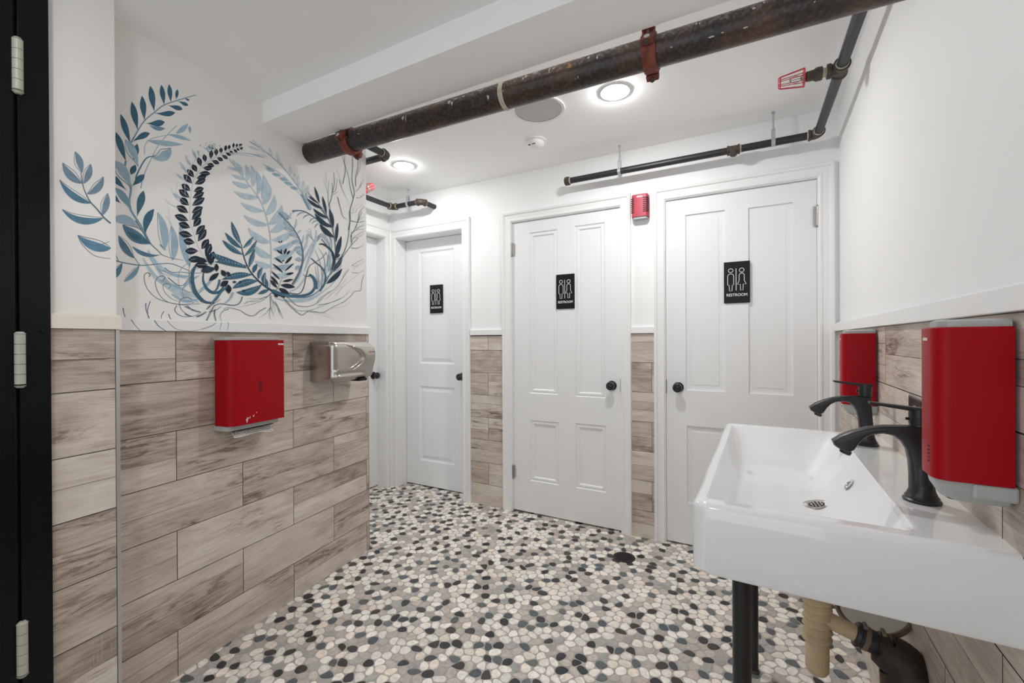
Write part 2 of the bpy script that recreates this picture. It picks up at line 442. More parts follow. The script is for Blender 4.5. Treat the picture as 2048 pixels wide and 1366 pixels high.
# boxed out strip beside the black door
SO = 0.102                       # how far the strip stands out
def SP(s, off, z): return LW(s, SO+off, z)
S1 = LD.dot(V((-1.676, .598, 0)) - LC); S0 = LD.dot(V((-1.657, .443, 0)) - LC) - 0.03
ws = MB().box((-3.2, 0.0, 0), (S1-.004, SO-.006, ZN+.02), LW)
wall_strip = struct(ws.build('wall_left_projection', M['wall_warm']))
tb, gb = MB(), MB()
planks(tb, gb, SP, S0, S1-0.010, TR0, (-1.9, -1.7, 0.5), ROWS, 5)
tb.build('wood_look_tiles', M['wood'], wall_strip, fix=False)
gb.build('tile_grout', M['tilegrout'], wall_strip, fix=False)
MB().box((S1-0.010, -0.006, 0.0), (S1, 0.002, TR0), SP).build('metal_edge_strip', M['strip'], wall_strip, bevel=0.001)

# chair rails
def rail(n, P, u0, u1, m=None, off=0.014):
    mb = MB().box((u0, -0.004, TR0), (u1, off, TR1), P)
    mb.box((u0, -0.004, TR1), (u1, off*0.45, TR1+0.004), P)
    o = struct(mb.build('trim_%d' % n, m or M['trim'], bevel=0.0015)); return o
rail(1, LW, S1-0.02, 0.012)
rail(2, SP, S0, S1+0.002, M['cream_trim'], 0.010)

# ------------------------------------------------------------------ ceiling
cm = MB().box((-3.0, BY-1.37, ZC), (0.75, BY+.25, ZC+.1))
struct(cm.build('ceiling', M['ceil']))
nm = MB().box((-3.0, -1.8, ZN), (0.75, 1.155, ZN+.2))
struct(nm.build('ceiling_near', M['ceil']))
bm_ = MB().box((-3.0, 1.155, ZB), (0.75, 1.365, ZC+.1))
struct(bm_.build('ceiling_beam', M['ceil']))

# ------------------------------------------------------------------ right wall
wr = MB().box((-1.8, -0.2, 0), (2.9, -0.008, ZC+.02), lambda y, o, z: RW(y, o, z))
wall_right = struct(wr.build('wall_right', M['wall']))
tb, gb = MB(), MB()
planks(tb, gb, RW, -1.0, 2.66, TR0, (1.713, 1.463, 0.4985), ROWS, 21)
tb.build('wood_look_tiles', M['wood'], wall_right, fix=False)
gb.build('tile_grout', M['tilegrout'], wall_right, fix=False)
rail(3, RW, -1.8, 2.690)

# ------------------------------------------------------------------ back wall with openings
OP = {1: (-2.548, -1.862, 2.045), 2: (-1.454, -0.681, 2.027), 3: (-0.427, 0.325, 2.022)}
wb = MB()
xs = [-2.66]
for k in (1, 2, 3): xs += [OP[k][0], OP[k][1]]
xs.append(0.62)
for i in range(0, len(xs), 2): wb.box((xs[i], BY, 0), (xs[i+1], BY+.30, ZC+.02))
for k in (1, 2, 3): wb.box((OP[k][0], BY, OP[k][2]), (OP[k][1], BY+.30, ZC+.02))
wall_back = struct(wb.build('wall_back', M['wall']))
tb, gb = MB(), MB()
planks(tb, gb, BW, -1.800, -1.523, TR0, (-1.6455, -2.2, 0.72), [1.232, 1.129, 0.966, 0.803, 0.640, 0.478, 0.313, 0.155, 0.0], 31, off=0.006)
planks(tb, gb, BW, -0.621, -0.484, TR0, (-3.0, -2.3, 0.9), [1.236]+ROWS[1:], 37, off=0.006)
tb.build('wood_look_tiles', M['wood'], wall_back, fix=False)
gb.build('tile_grout', M['tilegrout'], wall_back, fix=False)
rail(4, BW, -1.795, -1.523, off=0.018)
rail(5, BW, -0.621, -0.484, off=0.018)
struct(MB().box((-2.66, BY+.20, 0), (0.62, BY+.30, 2.1)).build('gap_shade_wall', M['dark']))  # near-black backing, its colour stands in for deep shade in the door gaps

# far left wall of the little hallway, with its own door opening
HX = -2.60
wh = MB()
wh.box((HX-.3, 1.2, 0), (HX, 1.93, ZC+.02)); wh.box((HX-.3, 2.655, 0), (HX, BY+.3, ZC+.02)); wh.box((HX-.3, 1.93, 2.05), (HX, 2.655, ZC+.02))
struct(wh.build('wall_hallway', M['wall']))
struct(MB().box((HX-.34, 1.2, 0), (HX-.3, BY+.3, 2.4)).build('hallway_gap_shade_wall', M['dark']))  # near-black as well, shade of the hallway door gaps put into its colour
# outer left walls; the room stays open behind the camera to world fill light
struct(MB().box((-3.0, 1.1, 0), (HX-.3, 1.2, 2.45)).box((-3.1,-1.85,0),(-3.0,3.0,2.45)).build('wall_outer_left', M['wall']))

# ------------------------------------------------------------------ casings and doors
PROF = [(0, 0), (0, .010), (.006, .014), (.014, .014), (.020, .011), (.046, .013), (.052, .019), (.064, .021), (.070, .017), (.072, 0)]
def casing(P, x0, x1, zt, wl, wr_, wt, depth=0.03, jamb=0.12, left=True, right=True):
    mb = MB()
    def sec(k):   # 0 left bottom, 1 left top, 2 right top, 3 right bottom
        out = []
        for a, p in PROF:
            if k in (0, 1): a2 = a*wl/.072; x = x0-a2
            else: a2 = a*wr_/.072; x = x1+a2
            z = 0.0 if k in (0, 3) else zt + a*wt/.072
            out.append(P(x, p*1.1, z))
        return out
    ks = [k for k in range(4) if (left or k not in (0,)) and (right or k not in (3,))]
    secs = [sec(k) for k in ks]
    for a, b in zip(secs, secs[1:]): mb.rings([a, b])
    # jamb lining
    t = 0.004
    mb.box((x0-.002, -jamb, 0), (x0+t, 0.006, zt), P); mb.box((x1-t, -jamb, 0), (x1+.002, 0.006, zt), P)
    mb.box((x0+t, -jamb, zt-t), (x1-t, 0.006, zt+.002), P)
    return mb
def leaf_mesh(P, x0, x1, z0, z1, off, panels, rings_, th=0.035):
    mb = MB()
    xc = sorted(set([x0, x1] + [p[0] for p in panels] + [p[1] for p in panels]))
    # split in columns by individual panel rectangles: generic grid
    zc = sorted(set([z0, z1] + [p[2] for p in panels] + [p[3] for p in panels]))
    def inside(x, z):
        for p in panels:
            if p[0] < x < p[1] and p[2] < z < p[3]: return True
        return False
    for a, b in zip(xc, xc[1:]):
        for c, d in zip(zc, zc[1:]):
            if inside((a+b)/2, (c+d)/2): continue
            mb.quad([P(a, off, c), P(b, off, c), P(b, off, d), P(a, off, d)])
    for (a, b, c, d) in panels:
        prev = None
        for ins, dep in [(0, 0)] + rings_:
            r = [P(a+ins, off-dep, c+ins), P(b-ins, off-dep, c+ins), P(b-ins, off-dep, d-ins), P(a+ins, off-dep, d-ins)]
            if prev:
                for k in range(4): mb.quad([prev[k], prev[(k+1) % 4], r[(k+1) % 4], r[k]])
            prev = r
        mb.quad(prev)
    for q in ([(x0, z0), (x0, z1)], [(x1, z0), (x1, z1)], [(x0, z0), (x1, z0)], [(x0, z1), (x1, z1)]):
        (a, c), (b, d) = q
        mb.quad([P(a, off, c), P(b, off, d), P(b, off-th, d), P(a, off-th, c)])
    return mb
def knob(P, x, z, off, parent, ax, plate=True):
    c = P(x, off, z)
    pr = [(0.030, 0.0), (0.030, 0.004), (0.026, 0.007), (0.012, 0.009), (0.010, 0.022), (0.014, 0.027), (0.024, 0.034), (0.027, 0.043), (0.025, 0.051), (0.017, 0.056), (0.013, 0.0545), (0.009, 0.057), (0.0, 0.058)]
    mb = MB().lathe(pr, c, ax)
    return mb.build('door_knob', M['knob'], parent, smooth=True)
def hinge(P, x, z, off, parent, h=0.085, r=0.006, mt='steel'):
    mb = MB()
    for k in range(5):
        za = z-h/2+k*h/5; mb.lathe([(r, 0.0006), (r, h/5-.0006)], P(x, off, za), (0, 0, 1), 12)
    mb.lathe([(r*.7, 0), (r*.7, h)], P(x, off, z-h/2), (0, 0, 1), 10)
    mb.lathe([(r*1.1, -.003), (r*.6, -.009)], P(x, off, z-h/2), (0, 0, 1), 10); mb.lathe([(r*1.1, 0), (r*.6, .006)], P(x, off, z+h/2), (0, 0, 1), 10)
    if mt == 'steel': mb.box((x-.018, -.003, z-h/2), (x+.018, off-.002, z+h/2), P)
    return mb.build('hinge', M[mt], parent, smooth=True)
BAX = (0, -1, 0)
MOLD = [(.008, .008), (.013, .004), (.024, .004), (.032, .012)]       # applied moulding, flat field
RAISED = [(.012, .009), (.020, .009), (.045, .002)]                    # pressed raised field
SUNK = [(.001, .008), (.014, .009), (.030, .009), (.031, .0095), (.033, .0075)]
# door 1, the recessed two panel door
d1 = struct(casing(BW, -2.527, -1.868, 2.035, .062, .072, .080, jamb=.13).build('door_1', M['trim']))
MB().box((-2.612, 0.0, 0), (-2.589, .020, 2.12), BW).build('corner_post', M['trim'], d1, bevel=.004)
def BD(x, off, z): return BW(x, off, z)
l1 = leaf_mesh(BW, -2.520, -1.874, 0.012, 2.028, -0.110, [(-2.380, -2.026, 1.012, 1.930), (-2.380, -2.026, 0.214, 0.828)], RAISED).build('door_leaf', M['door'], d1)
knob(BW, -1.952, 0.918, -0.110, l1, BAX)
# door 2
d2 = struct(casing(BW, -1.452, -0.683, 2.026, .072, .064, .070).build('door_2', M['trim']))
l2 = leaf_mesh(BW, -1.447, -0.688, 0.012, 2.020, -0.006, [(-1.319, -1.110, .834, 1.940), (-.988, -.786, .830, 1.944), (-1.318, -1.104, .230, .650), (-.988, -.782, .232, .656)], MOLD).build('door_leaf', M['door'], d2)
knob(BW, -0.744, 0.913, -0.006, l2, BAX)
MB().box((-.6895, -.03, .875), (-.6845, .004, .955), BW).build('latch_plate', M['knob'], l2)
hinge(BW, -1.450, 1.836, 0.004, d2); hinge(BW, -1.450, 0.279, 0.004, d2)
# door 3
d3 = struct(casing(BW, -0.424, 0.323, 2.022, .062, .072, .070).build('door_3', M['trim']))
l3 = leaf_mesh(BW, -0.419, 0.318, 0.012, 2.016, -0.006, [(-.310, -.104, .905, 1.921), (.010, .216, .903, 1.915), (-.306, -.104, .250, .700), (.010, .216, .250, .700)], SUNK).build('door_leaf', M['door'], d3)
knob(BW, -0.352, 0.921, -0.006, l3, BAX)
MB().box((-.4225, -.03, .885), (-.4175, .004, .965), BW).build('latch_plate', M['knob'], l3)
hinge(BW, 0.322, 1.826, 0.004, d3, .10, .007)
# door 4, on the hallway wall seen past the mural wall
def HW(y, off, z): return V((HX+off, y, z))
d4 = struct(casing(HW, 1.935, 2.650, 2.045, .07, .046, .085, jamb=.13).build('door_4', M['trim']))
l4 = leaf_mesh(HW, 1.940, 2.645, .012, 2.038, -0.088, [(2.06, 2.53, 1.012, 1.93), (2.06, 2.53, .214, .828)], RAISED).build('door_leaf', M['door'], d4)
knob(HW, 2.600, .918, -0.088, l4, (1, 0, 0))

# ------------------------------------------------------------------ black door at the left edge
EF = LD.dot(V((-1.657, .443, 0)) - LC)
fr = MB().box((EF-.062, 0.0, 0), (EF-.002, .014, 2.225), SP)
d5 = struct(fr.build('door_5', M['black_door'], bevel=.002))
MB().box((EF-.86, -.004, 0.01), (EF-.068, .012, 2.22), SP).build('door_leaf', M['black_door'], d5, bevel=.002)
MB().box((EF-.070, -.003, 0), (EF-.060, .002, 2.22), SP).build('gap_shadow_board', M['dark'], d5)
for z in (1.905, 1.158, 0.42): hinge(SP, EF-.062, z, .016, d5, .128, .0105, 'hinge_paint')
for z, x in ((2.13, -.022), (1.23, -.020)):
    MB().lathe([(.005, 0), (.005, .002), (.002, .003)], SP(EF+x, .014, z), LN, 12).build('screw', M['black_door'], d5)
sm_ = MB()
for z, h in ((1.905+.15, .012), (1.66, .016), (1.50, .02), (1.47, .006), (1.40, .006), (1.29, .02)):
    sm_.box((EF+.0035, -.0058, z), (EF+.005, -.0050, z+h), SP)
sm_.build('paint_chips', M['dark'], wall_strip)

# ------------------------------------------------------------------ text helper
def text_obj(s, size, fr, name, m, parent, bold=0.0, squeeze=1.0):
    cu = bpy.data.curves.new('lettering', 'FONT'); cu.body = s; cu.size = size; cu.align_x = 'CENTER'; cu.align_y = 'CENTER'
    cu.offset = bold; cu.extrude = 0.0002/1.0; cu.resolution_u = 3
    t = bpy.data.objects.new('lettering', cu); COL.objects.link(t)
    bpy.context.view_layer.update()
    me0 = t.to_mesh()
    mb = MB()
    for v in me0.vertices: mb.vert(fr(v.co.x*squeeze, v.co.y, v.co.z + 0.0002))
    for p in me0.polygons: mb.face(list(p.vertices))
    t.to_mesh_clear(); bpy.data.objects.remove(t); bpy.data.curves.remove(cu)
    return mb.build(name, m, parent, fix=False)

# ------------------------------------------------------------------ restroom signs
def stroke2(mb, pts, w, fr, closed=False, h=0.0012):
    n = len(pts); L, Rr = [], []
    for i in range(n):
        p = V(pts[i])
        a = V(pts[(i-1) % n]) if (closed or i > 0) else p
        b = V(pts[(i+1) % n]) if (closed or i < n-1) else p
        t = (b-a).normalized(); nn = V((-t.y, t.x))*w/2
        L.append(p+nn); Rr.append(p-nn)
    for i in range(n if closed else n-1):
        j = (i+1) % n
        q = [L[i], L[j], Rr[j], Rr[i]]
        mb.rings([[fr(x.x, x.y, 0) for x in q], [fr(x.x, x.y, h) for x in q]])
def restroom_sign(cx, cz, off, label, W=.128, H=.228):
    t = thing('restroom_sign', label, 'sign', BW(cx, off, cz), 'restroom signs on the doors')
    P = lambda x, z, h: BW(cx+x, off+.007+h, cz+z)
    MB().box((cx-W/2, off+.001, cz-H/2), (cx+W/2, off+.007, cz+H/2), BW).build('plate', M['sign'], t, bevel=.0012)
    mb = MB()
    w = .0026
    for sx, fem in ((-.030, 0), (.024, 1)):
        stroke2(mb, [(sx+.0115*math.cos(a*math.pi/12), .0655+.0105*math.sin(a*math.pi/12)) for a in range(24)], w, P, True)
        if not fem:
            body = [(-.015, -.014)] + [(-.015, .035)] + [(-.015*math.cos(a*math.pi/10), .035+.013*math.sin(a*math.pi/10)) for a in range(1, 10)] + [(.015, .035), (.015, -.014), (.0075, -.014), (.0065, -.046), (-.0065, -.046), (-.0075, -.014)]
        else:
            body = [(-.0215, -.012), (-.0125, .008), (-.0125, .036)] + [(-.0125*math.cos(a*math.pi/10), .036+.013*math.sin(a*math.pi/10)) for a in range(1, 10)] + [(.0125, .036), (.0125, .008), (.0215, -.012), (.007, -.012), (.006, -.044), (-.006, -.044), (-.007, -.012)]
        stroke2(mb, [(sx+a, b) for a, b in body], w, P, True)
    stroke2(mb, [(-.0035, .076), (-.0035, -.045)], w*1.1, P)
    mb.build('pictogram', M['white_print'], t, fix=True)
    text_obj('RESTROOM', .0215, lambda x, y, z: P(x, y-.070, z), 'lettering', M['white_print'], t, .0002, .93)
    br = MB(); rnd = random.Random(2)
    for i in range(9):
        for j in range(3):
            for k in range(2):
                if rnd.random() < .55: br.lathe([(.0011, 0), (.0006, .0009)], P(-.030+i*.0075+k*.0026, -.0865-j*.0026, 0), BAX, 6)
    br.build('braille', M['sign'], t)
    return t
restroom_sign(-2.197, 1.535, -.108, 'black restroom sign on the recessed narrow door beside the mural wall')
restroom_sign(-1.051, 1.520, -.006, 'black restroom sign on the middle door with two hinges on its left')
restroom_sign(-.046, 1.513, -.006, 'black restroom sign on the wide door nearest the sink')

# ------------------------------------------------------------------ red air freshener between the doors
af = thing('air_freshener', 'small red vented wall dispenser high between the two right doors', 'dispenser', BW(-.557, 0, 1.95))
ax0, ax1, az0, az1, ad = -.607, -.511, 1.935, 2.068, .050
mb = MB()
def rr(x0, x1, d, r, z, P, seg=5):       # plan outline of a wall box with rounded front corners
    o = [P(x0, 0, z)]
    for k in range(seg+1): a = math.pi/2*k/seg; o.append(P(x0+r-r*math.cos(a), d-r+r*math.sin(a), z))
    for k in range(seg+1): a = math.pi/2*k/seg; o.append(P(x1-r+r*math.sin(a), d-r+r*math.cos(a), z))
    o.append(P(x1, 0, z)); return o
mb.rings([rr(ax0, ax1, ad, .014, z, BW) for z in (az0, az1-.004)] + [rr(ax0+.004, ax1-.004, ad-.004, .012, az1, BW)])
mb.build('cover', M['red_soft'], af, smooth=True)
sl = MB()
for k in range(8):
    z = 2.040-k*.0115
    sl.box((ax0-.0005, .012, z), (ax0+.017, ad+.0006, z+.0045), BW)
sl.build('vent_slots', M['dark'], af)
sl = MB()
for k in range(8): sl.box((ax1-.028, .012, 2.040-k*.0115), (ax1+.0006, ad+.0006, 2.0445-k*.0115), BW)
sl.build('vent_slots', M['dark'], af)
MB().rings([rr(ax0+.008, ax1-.008, ad-.006, .010, z, BW) for z in (az0-.013, az0)]).build('base', M['grey_plastic'], af)
text_obj('cintas', .015, lambda x, y, z: BW(-.559+x, ad+.0004+z, 2.054+y), 'lettering', M['white_print'], af, .0005)

# ------------------------------------------------------------------ paper towel dispenser on the mural wall
pd = thing('paper_towel_dispenser', 'large red paper towel dispenser with a towel hanging out, under the mural', 'dispenser', LW(-.77, 0, 1.03))
a0, a1, pz0, pz1, pdp = -.888, -.648, .876, 1.205, .100
def pbot(u): return pz0
mb = MB()
nseg = 8; r = .034
def outl(z):
    o = [LW(a0, .012, z)]
    for k in range(nseg+1): a = math.pi/2*k/nseg; o.append(LW(a0+r-r*math.cos(a), pdp-r+r*math.sin(a), z))
    rr_ = .008
    for k in range(4): a = math.pi/2*k/3; o.append(LW(a1-rr_+rr_*math.sin(a), pdp-rr_+rr_*math.cos(a), z))
    o.append(LW(a1, .012, z)); return o
mb.rings([outl(pz0), outl(pz1)]).build('cover', M['red'], pd, smooth=True)
MB().rings([rr(a0+.002, a1-.006, .078, .02, z, LW) for z in (pz0-.020, pz0)]).build('base', M['grey_plastic'], pd, bevel=.002)
MB().rings([rr(a0, a1-.006, .086, .02, z, LW) for z in (pz1, pz1+.012)]).build('back_plate', M['grey_plastic'], pd, bevel=.002)
MB().box((a0+.03, .020, pz0-.026), (a1-.03, .066, pz0-.018), LW).build('slot', M['dark'], pd)
tw = MB(); ns = 14; rows_ = []
for j in range(6):
    row = []
    for i in range(ns+1):
        u = i/ns; t = j/5
        s_ = a0+.040 + u*(.172) + (-.004*t if u < .1 else 0)
        row.append(LW(s_, .034 + .030*t + .004*math.sin(u*7+t), pz0-.018 - .032*t - .002*math.sin(u*9)*t - (0.006*t if u > .85 else 0)))
    rows_.append(row)
for r0, r1 in zip(rows_, rows_[1:]):
    for i in range(ns): tw.quad([r0[i], r0[i+1], r1[i+1], r1[i]])
two = tw.build('towel', M['paper'], pd, smooth=True)
smd = two.modifiers.new('t', 'SOLIDIFY'); smd.thickness = .001
sl = MB()
for k in range(5): sl.box((-.770, pdp-.001, 1.036-k*.009), (-.758, pdp+.0004, 1.0405-k*.009), LW)
sl.build('sight_slots', M['dark'], pd)
text_obj('cintas', .012, lambda x, y, z: LW(-.668+x, pdp+.0003+z, 1.189+y), 'lettering', M['white_print'], pd, .0004)
rnd = random.Random(5); sc_ = MB()
for (s_, z, l, aa) in ((-.826, .884, .022, 1.2), (-.829, .892, .014, 1.0), (-.815, .898, .010, .9), (-.800, .906, .009, .3), (-.797, .902, .006, 1.4), (-.785, .915, .005, 1.0)):
    p = LW(s_, pdp+.0003, z)
    q = [(0, 0), (l*math.cos(aa), l*math.sin(aa)), (l*.9*math.cos(aa)+.002, l*.9*math.sin(aa)), (.003, -.001)]
    sc_.quad([p + LD*a + V((0, 0, b)) for a, b in q])
sc_.build('scratches', M['white_print'], pd, fix=False)

# ------------------------------------------------------------------ hand dryer
hd = thing('hand_dryer', 'brushed steel hand dryer at the end of the mural wall', 'hand dryer', LW(-.28, 0, 1.1))
h0, h1, hz0, hz1 = -.417, -.138, 1.002, 1.196
DD = .148
def sst(x): x = max(0, min(1, x)); return x*x*(3-2*x)
def hfront(u, v):
    s_, z = h0+(h1-h0)*u, hz0+(hz1-hz0)*v
    rc = .030
    qx = max(abs(s_-(h0+h1)/2) - ((h1-h0)/2-rc), 0); qz = max(abs(z-(hz0+hz1)/2) - ((hz1-hz0)/2-rc), 0)
    e = rc - math.hypot(qx, qz) if (qx > 0 and qz > 0) else min((h1-h0)/2-abs(s_-(h0+h1)/2), (hz1-hz0)/2-abs(z-(hz0+hz1)/2))
    e = max(e, 0); rr_ = .030
    d = DD if e >= rr_ else DD-rr_+math.sqrt(max(rr_*rr_-(rr_-e)**2, 0))
    # swoosh: pointed oval on the left half is sunk, the rest swells out
    uc = 0.60*max(0, 1-((v-.60)/.42)**2)**0.8 if v > .30 else 0
    b = sst((u-uc)/.07)
    d += .016*b*sst(e/.03) + .026*math.exp(-((v-.64)/.33)**2)*sst((u-.25)/.75)*sst(e/.03)
    d -= .010*math.exp(-((v-.20)/.05)**2)*sst(e/.03)*sst((.75-u)/.2)
    return d
mb = MB(); nu, nv = 64, 48; G = []
for i in range(nu+1):
    G.append([mb.vert(LW(h0+(h1-h0)*i/nu, hfront(i/nu, j/nv), hz0+(hz1-hz0)*j/nv)) for j in range(nv+1)])
for i in range(nu):
    for j in range(nv): mb.face([G[i][j], G[i+1][j], G[i+1][j+1], G[i][j+1]])
bd = [G[i][0] for i in range(nu)] + [G[nu][j] for j in range(nv)] + [G[i][nv] for i in range(nu, 0, -1)] + [G[0][j] for j in range(nv, 0, -1)]
bb = []
for k in bd:
    p = mb.v[k]; d = (p-LC).dot(LN); bb.append(mb.vert(p - LN*(d-.002)))
for k in range(len(bd)): mb.face([bd[k], bd[(k+1) % len(bd)], bb[(k+1) % len(bd)], bb[k]])
mb.build('body', M['steel'], hd, smooth=True)
MB().box((-.245, .09, hz0-.007), (-.185, .150, hz0+.006), LW).build('outlet', M['dark'], hd, bevel=.004)
def HF(s_, z, e=.0004): return LW(s_, hfront((s_-h0)/(h1-h0), (z-hz0)/(hz1-hz0))+e, z)
MB().quad([HF(-.208, 1.138), HF(-.198, 1.138), HF(-.198, 1.149), HF(-.208, 1.149)]).build('emblem', M['logo_red'], hd, fix=False)
text_obj('POWER', .0085, lambda x, y, z: HF(-.182+x*.8, 1.1435+y, .0006), 'lettering', M['castiron'], hd)

# ------------------------------------------------------------------ soap dispensers on the right wall
def soap(y, label):
    t = thing('soap_dispenser', label, 'dispenser', RW(y, 0, 1.1), 'red soap dispensers over the sink')
    y0, y1, d, z0, z1 = y, y+.066, .094, .980, 1.217
    P = lambda a, o, z: RW(a, o, z)
    def o_(z, i=0.0):
        r = .020; q = [P(y0+i, .006, z)]
        for k in range(7): a = math.pi/2*k/6; q.append(P(y0+i+r-r*math.cos(a), d-i-r+r*math.sin(a), z))
        r = .006
        for k in range(4): a = math.pi/2*k/3; q.append(P(y1-i-r+r*math.sin(a), d-i-r+r*math.cos(a), z))
        q.append(P(y1-i, .006, z)); return q
    MB().rings([o_(z0), o_(z1-.002), o_(z1, .002)]).build('cover', M['red'], t, smooth=True)
    MB().rings([o_(z1-.002, .008), o_(z1+.009, .008), o_(z1+.012, .014)]).build('cap', M['grey_plastic'], t)
    b = MB().rings([o_(z0-.0, .005), o_(z0-.014, .007), o_(z0-.030, .016), o_(z0-.036, .026)]); b.build('nozzle_housing', M['grey_plastic'], t, smooth=True)
    MB().box((y0+.002, .0, z0-.024), (y1-.002, .05, z0), P).build('back_plate', M['grey_plastic'], t, bevel=.004)
    MB().lathe([(.003, 0), (.003, .002)], P(y0+.018, .045, z0-.016), (0, -1, 0), 10).build('button', M['dark'], t)
    sl = MB()
    for k in range(5): sl.box((y0+.022, d-.001, z0+.046-k*.006), (y0+.029, d+.0005, z0+.0485-k*.006), P)
    sl.build('sight_slots', M['dark'], t)
    text_obj('cintas', .010, lambda x, yy, z: P(y0+.040-x, d+.0004+z, z1-.018+yy), 'lettering', M['white_print'], t)
    return t
soap(.906, 'larger looking red soap dispenser nearest the camera on the sink wall')
soap(1.807, 'red soap dispenser on the sink wall beside the wide door')
pq = thing('wall_plaque', 'small dark plaque with a cream ring on the wood tiles above the sink', 'plaque', RW(1.38, 0, 1.01))
MB().box((1.345, .0005, .965), (1.454, .004, 1.056), RW).build('frame', M['steel'], pq, bevel=.001)
MB().box((1.350, .0035, .970), (1.449, .0048, 1.051), RW).build('face', mat('plum print', (.02, .004, .010), .4), pq)
mb = MB(); stroke2(mb, [(.030*math.cos(a*math.pi/18), .030*math.sin(a*math.pi/18)) for a in range(36)], .003, lambda x, y, h: RW(1.395+x, .005+h*.4, 1.005+y), True)
mb.build('ring_print', M['hinge_paint'], pq)

# ------------------------------------------------------------------ sink
SA, SBW, ST, SBOT = .934, .447, .885, .750
def SK(a, b, z): return RW(.896+a, b, z)
sk = thing('trough_sink', 'long white ceramic trough sink with two black faucets on its deck', 'sink', SK(SA/2, SBW/2, SBOT))
def outline(n_per, r, ins):
    a0_, a1_, b0_, b1_ = ins, SA-ins, 0.0, SBW-ins
    pts = []
    def arc(ca, cb, t0):
        for k in range(17): t = t0 + math.pi/2*k/16; pts.append((ca+r*math.cos(t), cb+r*math.sin(t)))
    def line(p, q, n):
        for k in range(1, n): pts.append((p[0]+(q[0]-p[0])*k/n, p[1]+(q[1]-p[1])*k/n))
    pts.append((a1_, b0_)); line((a1_, b0_), (a1_, b1_-r), 80)
    arc(a1_-r, b1_-r, 0); line((a1_-r, b1_), (a0_+r, b1_), 170)
    arc(a0_+r, b1_-r, math.pi/2); line((a0_, b1_-r), (a0_, b0_), 80); pts.append((a0_, b0_)); line((a0_, b0_), (a1_, b0_), 170)
    return pts
def basin(a, b):
    ia0, ia1, ib0, ib1 = .037, SA-.042, .108, SBW-.024
    def side(t, w, p): 
        t = t/w
        if t <= 0: return 0.0
        return 1-(1-min(t, 1))**p
    f = side(a-ia0, .13, 2.4)*side(ia1-a, .26, 1.9)*side(b-ib0, .11, 2.0)*side(ib1-b, .055, 2.6)
    return -.113*f - .004*max(0, 1-math.hypot(a-.46, b-.25)/.2)*f
mb = MB(); rr0 = .014
base = outline(0, .022, rr0); ca, cb = .46, .25; NR = 150
rings_ = []
for k in range(1, NR+1):
    t = (k/NR)**0.8
    rings_.append([SK(ca+(p[0]-ca)*t, cb+(p[1]-cb)*t, ST+basin(ca+(p[0]-ca)*t, cb+(p[1]-cb)*t)) for p in base])
out = outline(0, .022+rr0*.8, 0)
for k in range(1, 7):
    th = math.pi/2*k/6
    rings_.append([SK(p[0]+(q[0]-p[0])*math.sin(th), p[1]+(q[1]-p[1])*math.sin(th), ST-rr0*(1-math.cos(th))) for p, q in zip(base, out)])
rings_.append([SK(q[0], q[1], SBOT+.006) for q in out])
rings_.append([SK(ca+(q[0]-ca)*.992, q[1]*.985, SBOT) for q in out])
mb.rings(rings_)
mb.build('basin', M['ceramic'], sk, smooth=True)
zd = ST + basin(.46, .25)
zdr = ST+basin(.46, .205)
def bnorm(a, b):
    e = .004; p = SK(a, b, ST+basin(a, b)); u = SK(a+e, b, ST+basin(a+e, b))-p; v = SK(a, b+e, ST+basin(a, b+e))-p
    n = u.cross(v).normalized(); return n if n.z > 0 else -n
dn = bnorm(.46, .205)
dr = MB().lathe([(.0, .0015), (.026, .0015), (.029, .003), (.032, .0025), (.034, 0)], SK(.46, .205, zdr)+dn*.0015, dn, 32, caps=False).build('drain_strainer', M['steel'], sk, smooth=True)
dh = MB()
for rad, n in ((0, 1), (.008, 6), (.016, 12)):
    for k in range(n): dh.lathe([(.0022, 0), (.0022, .0006)], SK(.46, .205, zdr)+dn*.0031+(LD-dn*LD.dot(dn))*rad*math.cos(k*2*math.pi/n)+dn.cross(LD)*rad*math.sin(k*2*math.pi/n), dn, 8)
dh.build('strainer_holes', M['dark'], dr)
oz = ST+basin(.46, .140)
on_ = bnorm(.46, .137)
ov = MB().lathe([(.013, -.002), (.015, .0025), (.012, .0035), (.0105, .001), (.0, .001)], SK(.46, .137, ST+basin(.46, .137))+on_*.0015, on_, 28, caps=False).build('overflow_ring', M['chrome'], sk, smooth=True)

